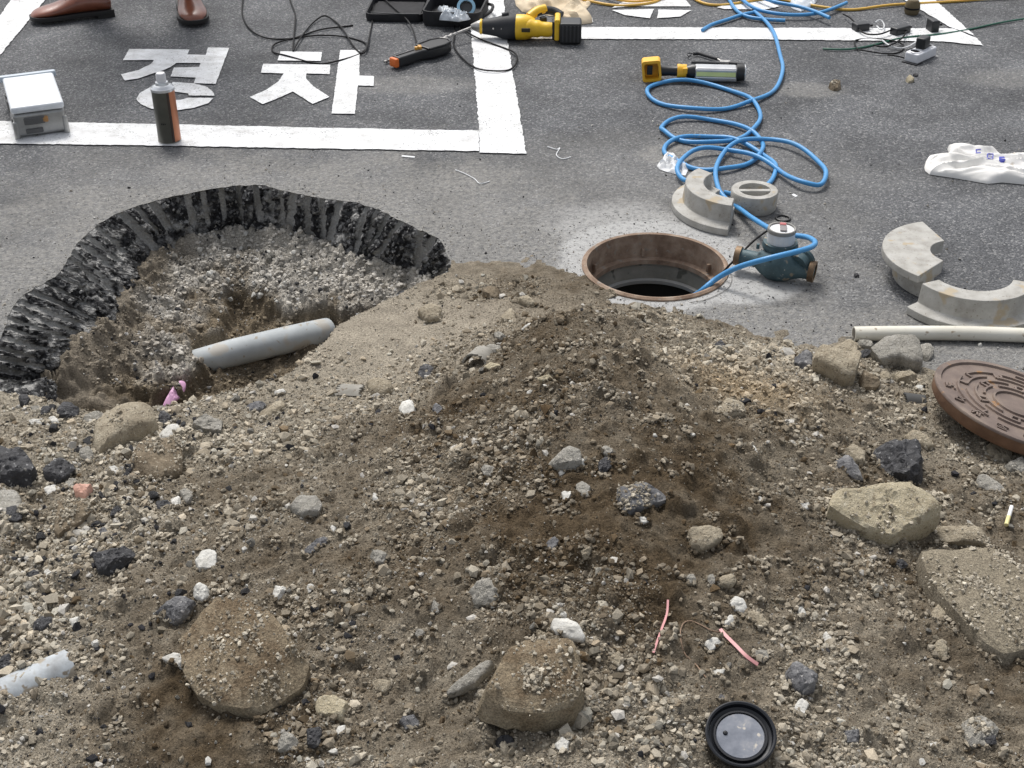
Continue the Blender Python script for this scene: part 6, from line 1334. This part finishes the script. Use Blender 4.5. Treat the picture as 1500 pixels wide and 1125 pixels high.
# ---------------------------------------------------------------- person (only the shoes reach into the frame)
M_LEATHER = mat('brown_leather', [(.3,(.12,.035,.018)),(.7,(.26,.085,.045))], 14, .28, .25, 60, .002, spec=.6, coat=.3)
M_SOLE = flat('sole_black', (.012,.011,.011), .6)
toe1 = P(287, 41); d1 = np.array([.30, -.95, 0]); d1 /= np.linalg.norm(d1); heel1 = toe1-d1*.295
heel2 = P(166, 21); d2 = np.array([-.93, -.36, 0]); d2 /= np.linalg.norm(d2); toe2 = heel2+d2*.295
mid_ = (toe1+heel1+toe2+heel2)/4
pe = thing('person', 'person in brown leather shoes standing at the top edge', 'person', (mid_[0], mid_[1], 0)); opn = np.array([mid_[0], mid_[1], 0])
def shoe(heel, d):
    s_ = np.array([-d[1], d[0], 0]); mb = MB(); NS = 14
    st = [(0,.026,.075,.020),(.02,.034,.088,.02),(.06,.036,.098,.02),(.10,.036,.100,.02),(.13,.037,.092,.02),(.16,.040,.080,.02),(.19,.045,.068,.02),(.22,.048,.060,.02),(.25,.045,.054,.02),(.275,.036,.046,.02),(.288,.024,.036,.02),(.293,.010,.028,.02)]
    V = []
    for x, w, h, b in st:
        for k_ in range(NS):
            t = 2*PI*k_/NS; cy = math.cos(t)*w*1.15*(1 if math.sin(t) < .2 else 1-.28*(math.sin(t)-.2)); cz = b+(h-b)*(.5+.5*math.sin(t))
            V.append(heel-opn+d*x+s_*cy+np.array([0, 0, cz]))
    F = [(i*NS+k_, i*NS+(k_+1) % NS, (i+1)*NS+(k_+1) % NS, (i+1)*NS+k_) for i in range(len(st)-1) for k_ in range(NS)]+[tuple(range(NS))[::-1], tuple(range((len(st)-1)*NS, len(st)*NS))]
    up_ = mb.add(V, F).build('shoe', M_LEATHER, pe, sub=1); up_.data.polygons.foreach_set('use_smooth', [True]*len(up_.data.polygons))
    ol = [(x-.003 if i == 0 else x+.004*(i == len(st)-1), w*1.15+.003) for i, (x, w, _, _) in enumerate(st)]
    def P2(x, y, z): return tuple(heel-opn+d*x+s_*y+np.array([0, 0, z]))
    pts = [(x, w) for x, w in ol]+[(x, -w) for x, w in ol[::-1]]; m_ = len(pts); MBs = MB().add([P2(x, y, .012) for x, y in pts]+[P2(x, y, .028) for x, y in pts], [tuple(range(m_))[::-1], tuple(range(m_, 2*m_))]+[(i, (i+1) % m_, m_+(i+1) % m_, m_+i) for i in range(m_)])
    MBs.build('sole', M_SOLE, up_, bevel=.002); hp_ = [(x, y) for x, y in pts if x < .08]; hp_ = [(x, w) for x, w in ol if x < .08]; hp_ = hp_+[(x, -w) for x, w in hp_[::-1]]; m_ = len(hp_)
    MB().add([P2(x, y, .0) for x, y in hp_]+[P2(x, y, .0125) for x, y in hp_], [tuple(range(m_))[::-1], tuple(range(m_, 2*m_))]+[(i, (i+1) % m_, m_+(i+1) % m_, m_+i) for i in range(m_)]).build('heel', M_SOLE, up_)
    mb = MB().add([P2(.16+.1*(i % 2)*0+x, y, 0) for i, (x, y) in enumerate(())], []) if False else None
    for q in range(3):
        x = .125+q*.018; z = .094-q*.007; MB().tube(spline([P2(x, -.018, z-.004), P2(x+.003, 0, z+.002), P2(x, .018, z-.004)], 3), .0018, 6).build('lace', MATS['brown_leather'], up_, smooth=True)
    return heel+d*.07
an1, an2 = shoe(heel1, d1), shoe(heel2, d2)
def skin(name, V, E, R, m):
    me = bpy.data.meshes.new(name); me.from_pydata([tuple(v) for v in V], E, []); o = link(name, me, m, pe)
    o.modifiers.new('skin', 'SKIN')
    for sv, r in zip(me.skin_vertices[0].data, R): sv.radius = (r, r)
    me.skin_vertices[0].data[0].use_root = True
    q = o.modifiers.new('sub', 'SUBSURF'); q.levels = 1; q.render_levels = 2; return o
a1_, a2_ = an1-opn, an2-opn; pel = (a1_+a2_)/2+np.array([0, .06, .95]); z_ = lambda p, z, k: p*(1-k)+pel*k*np.array([1, 1, 0])+np.array([0, 0, z])
hipr, hipl = pel+np.array([.09, 0, -.03]), pel+np.array([-.09, 0, -.03])
k1, k2 = (a1_+hipr)/2+np.array([0, -.03, .02]), (a2_+hipl)/2+np.array([0, -.03, .02])
b1, b2 = a1_+np.array([0, .0, .12]), a2_+np.array([0, 0, .12]); chest = pel+np.array([0, -.02, .38]); neck = pel+np.array([0, -.03, .56])
skin('trousers', [pel, hipr, k1, b1, hipl, k2, b2, pel+np.array([0, 0, .08])], [(0,1),(1,2),(2,3),(0,4),(4,5),(5,6),(0,7)], [.14,.095,.068,.062,.095,.068,.062,.15], flat('trouser_navy', (.03,.033,.042), .85))
skin('jacket', [chest, pel+np.array([0,0,.06]), neck, chest+np.array([.19,0,.12]), chest+np.array([.24,-.02,-.15]), chest+np.array([.20,-.14,-.36]), chest+np.array([-.19,0,.12]), chest+np.array([-.24,-.02,-.15]), chest+np.array([-.20,-.14,-.36])], [(0,1),(0,2),(2,3),(3,4),(4,5),(2,6),(6,7),(7,8)], [.16,.155,.07,.065,.05,.04,.065,.05,.04], flat('jacket_grey', (.16,.17,.18), .85))
hh = neck+np.array([0, -.02, .17])
head = MB().lathe([(0,-.125),(.035,-.118),(.06,-.08),(.072,-.02),(.078,.03),(.070,.08),(.040,.112),(0,.122)], 24, Matrix.Translation(hh)@Matrix.Diagonal((1, 1.2, 1, 1))).build('head', flat('skin_tone', (.42,.27,.19), .6), pe, smooth=True)
MB().lathe([(.081,.01),(.083,.05),(.074,.09),(.042,.122),(0,.130)], 24, Matrix.Translation(hh+np.array([0, .012, 0]))@Matrix.Diagonal((1, 1.2, 1, 1)), caps=False).build('hair', flat('hair_black', (.012,.01,.009), .6), pe, smooth=True)
MB().tube([hh+np.array([0,-.085,.02]), hh+np.array([0,-.108,-.025])], [.008,.013], 8).build('nose', MATS['skin_tone'], pe, smooth=True)
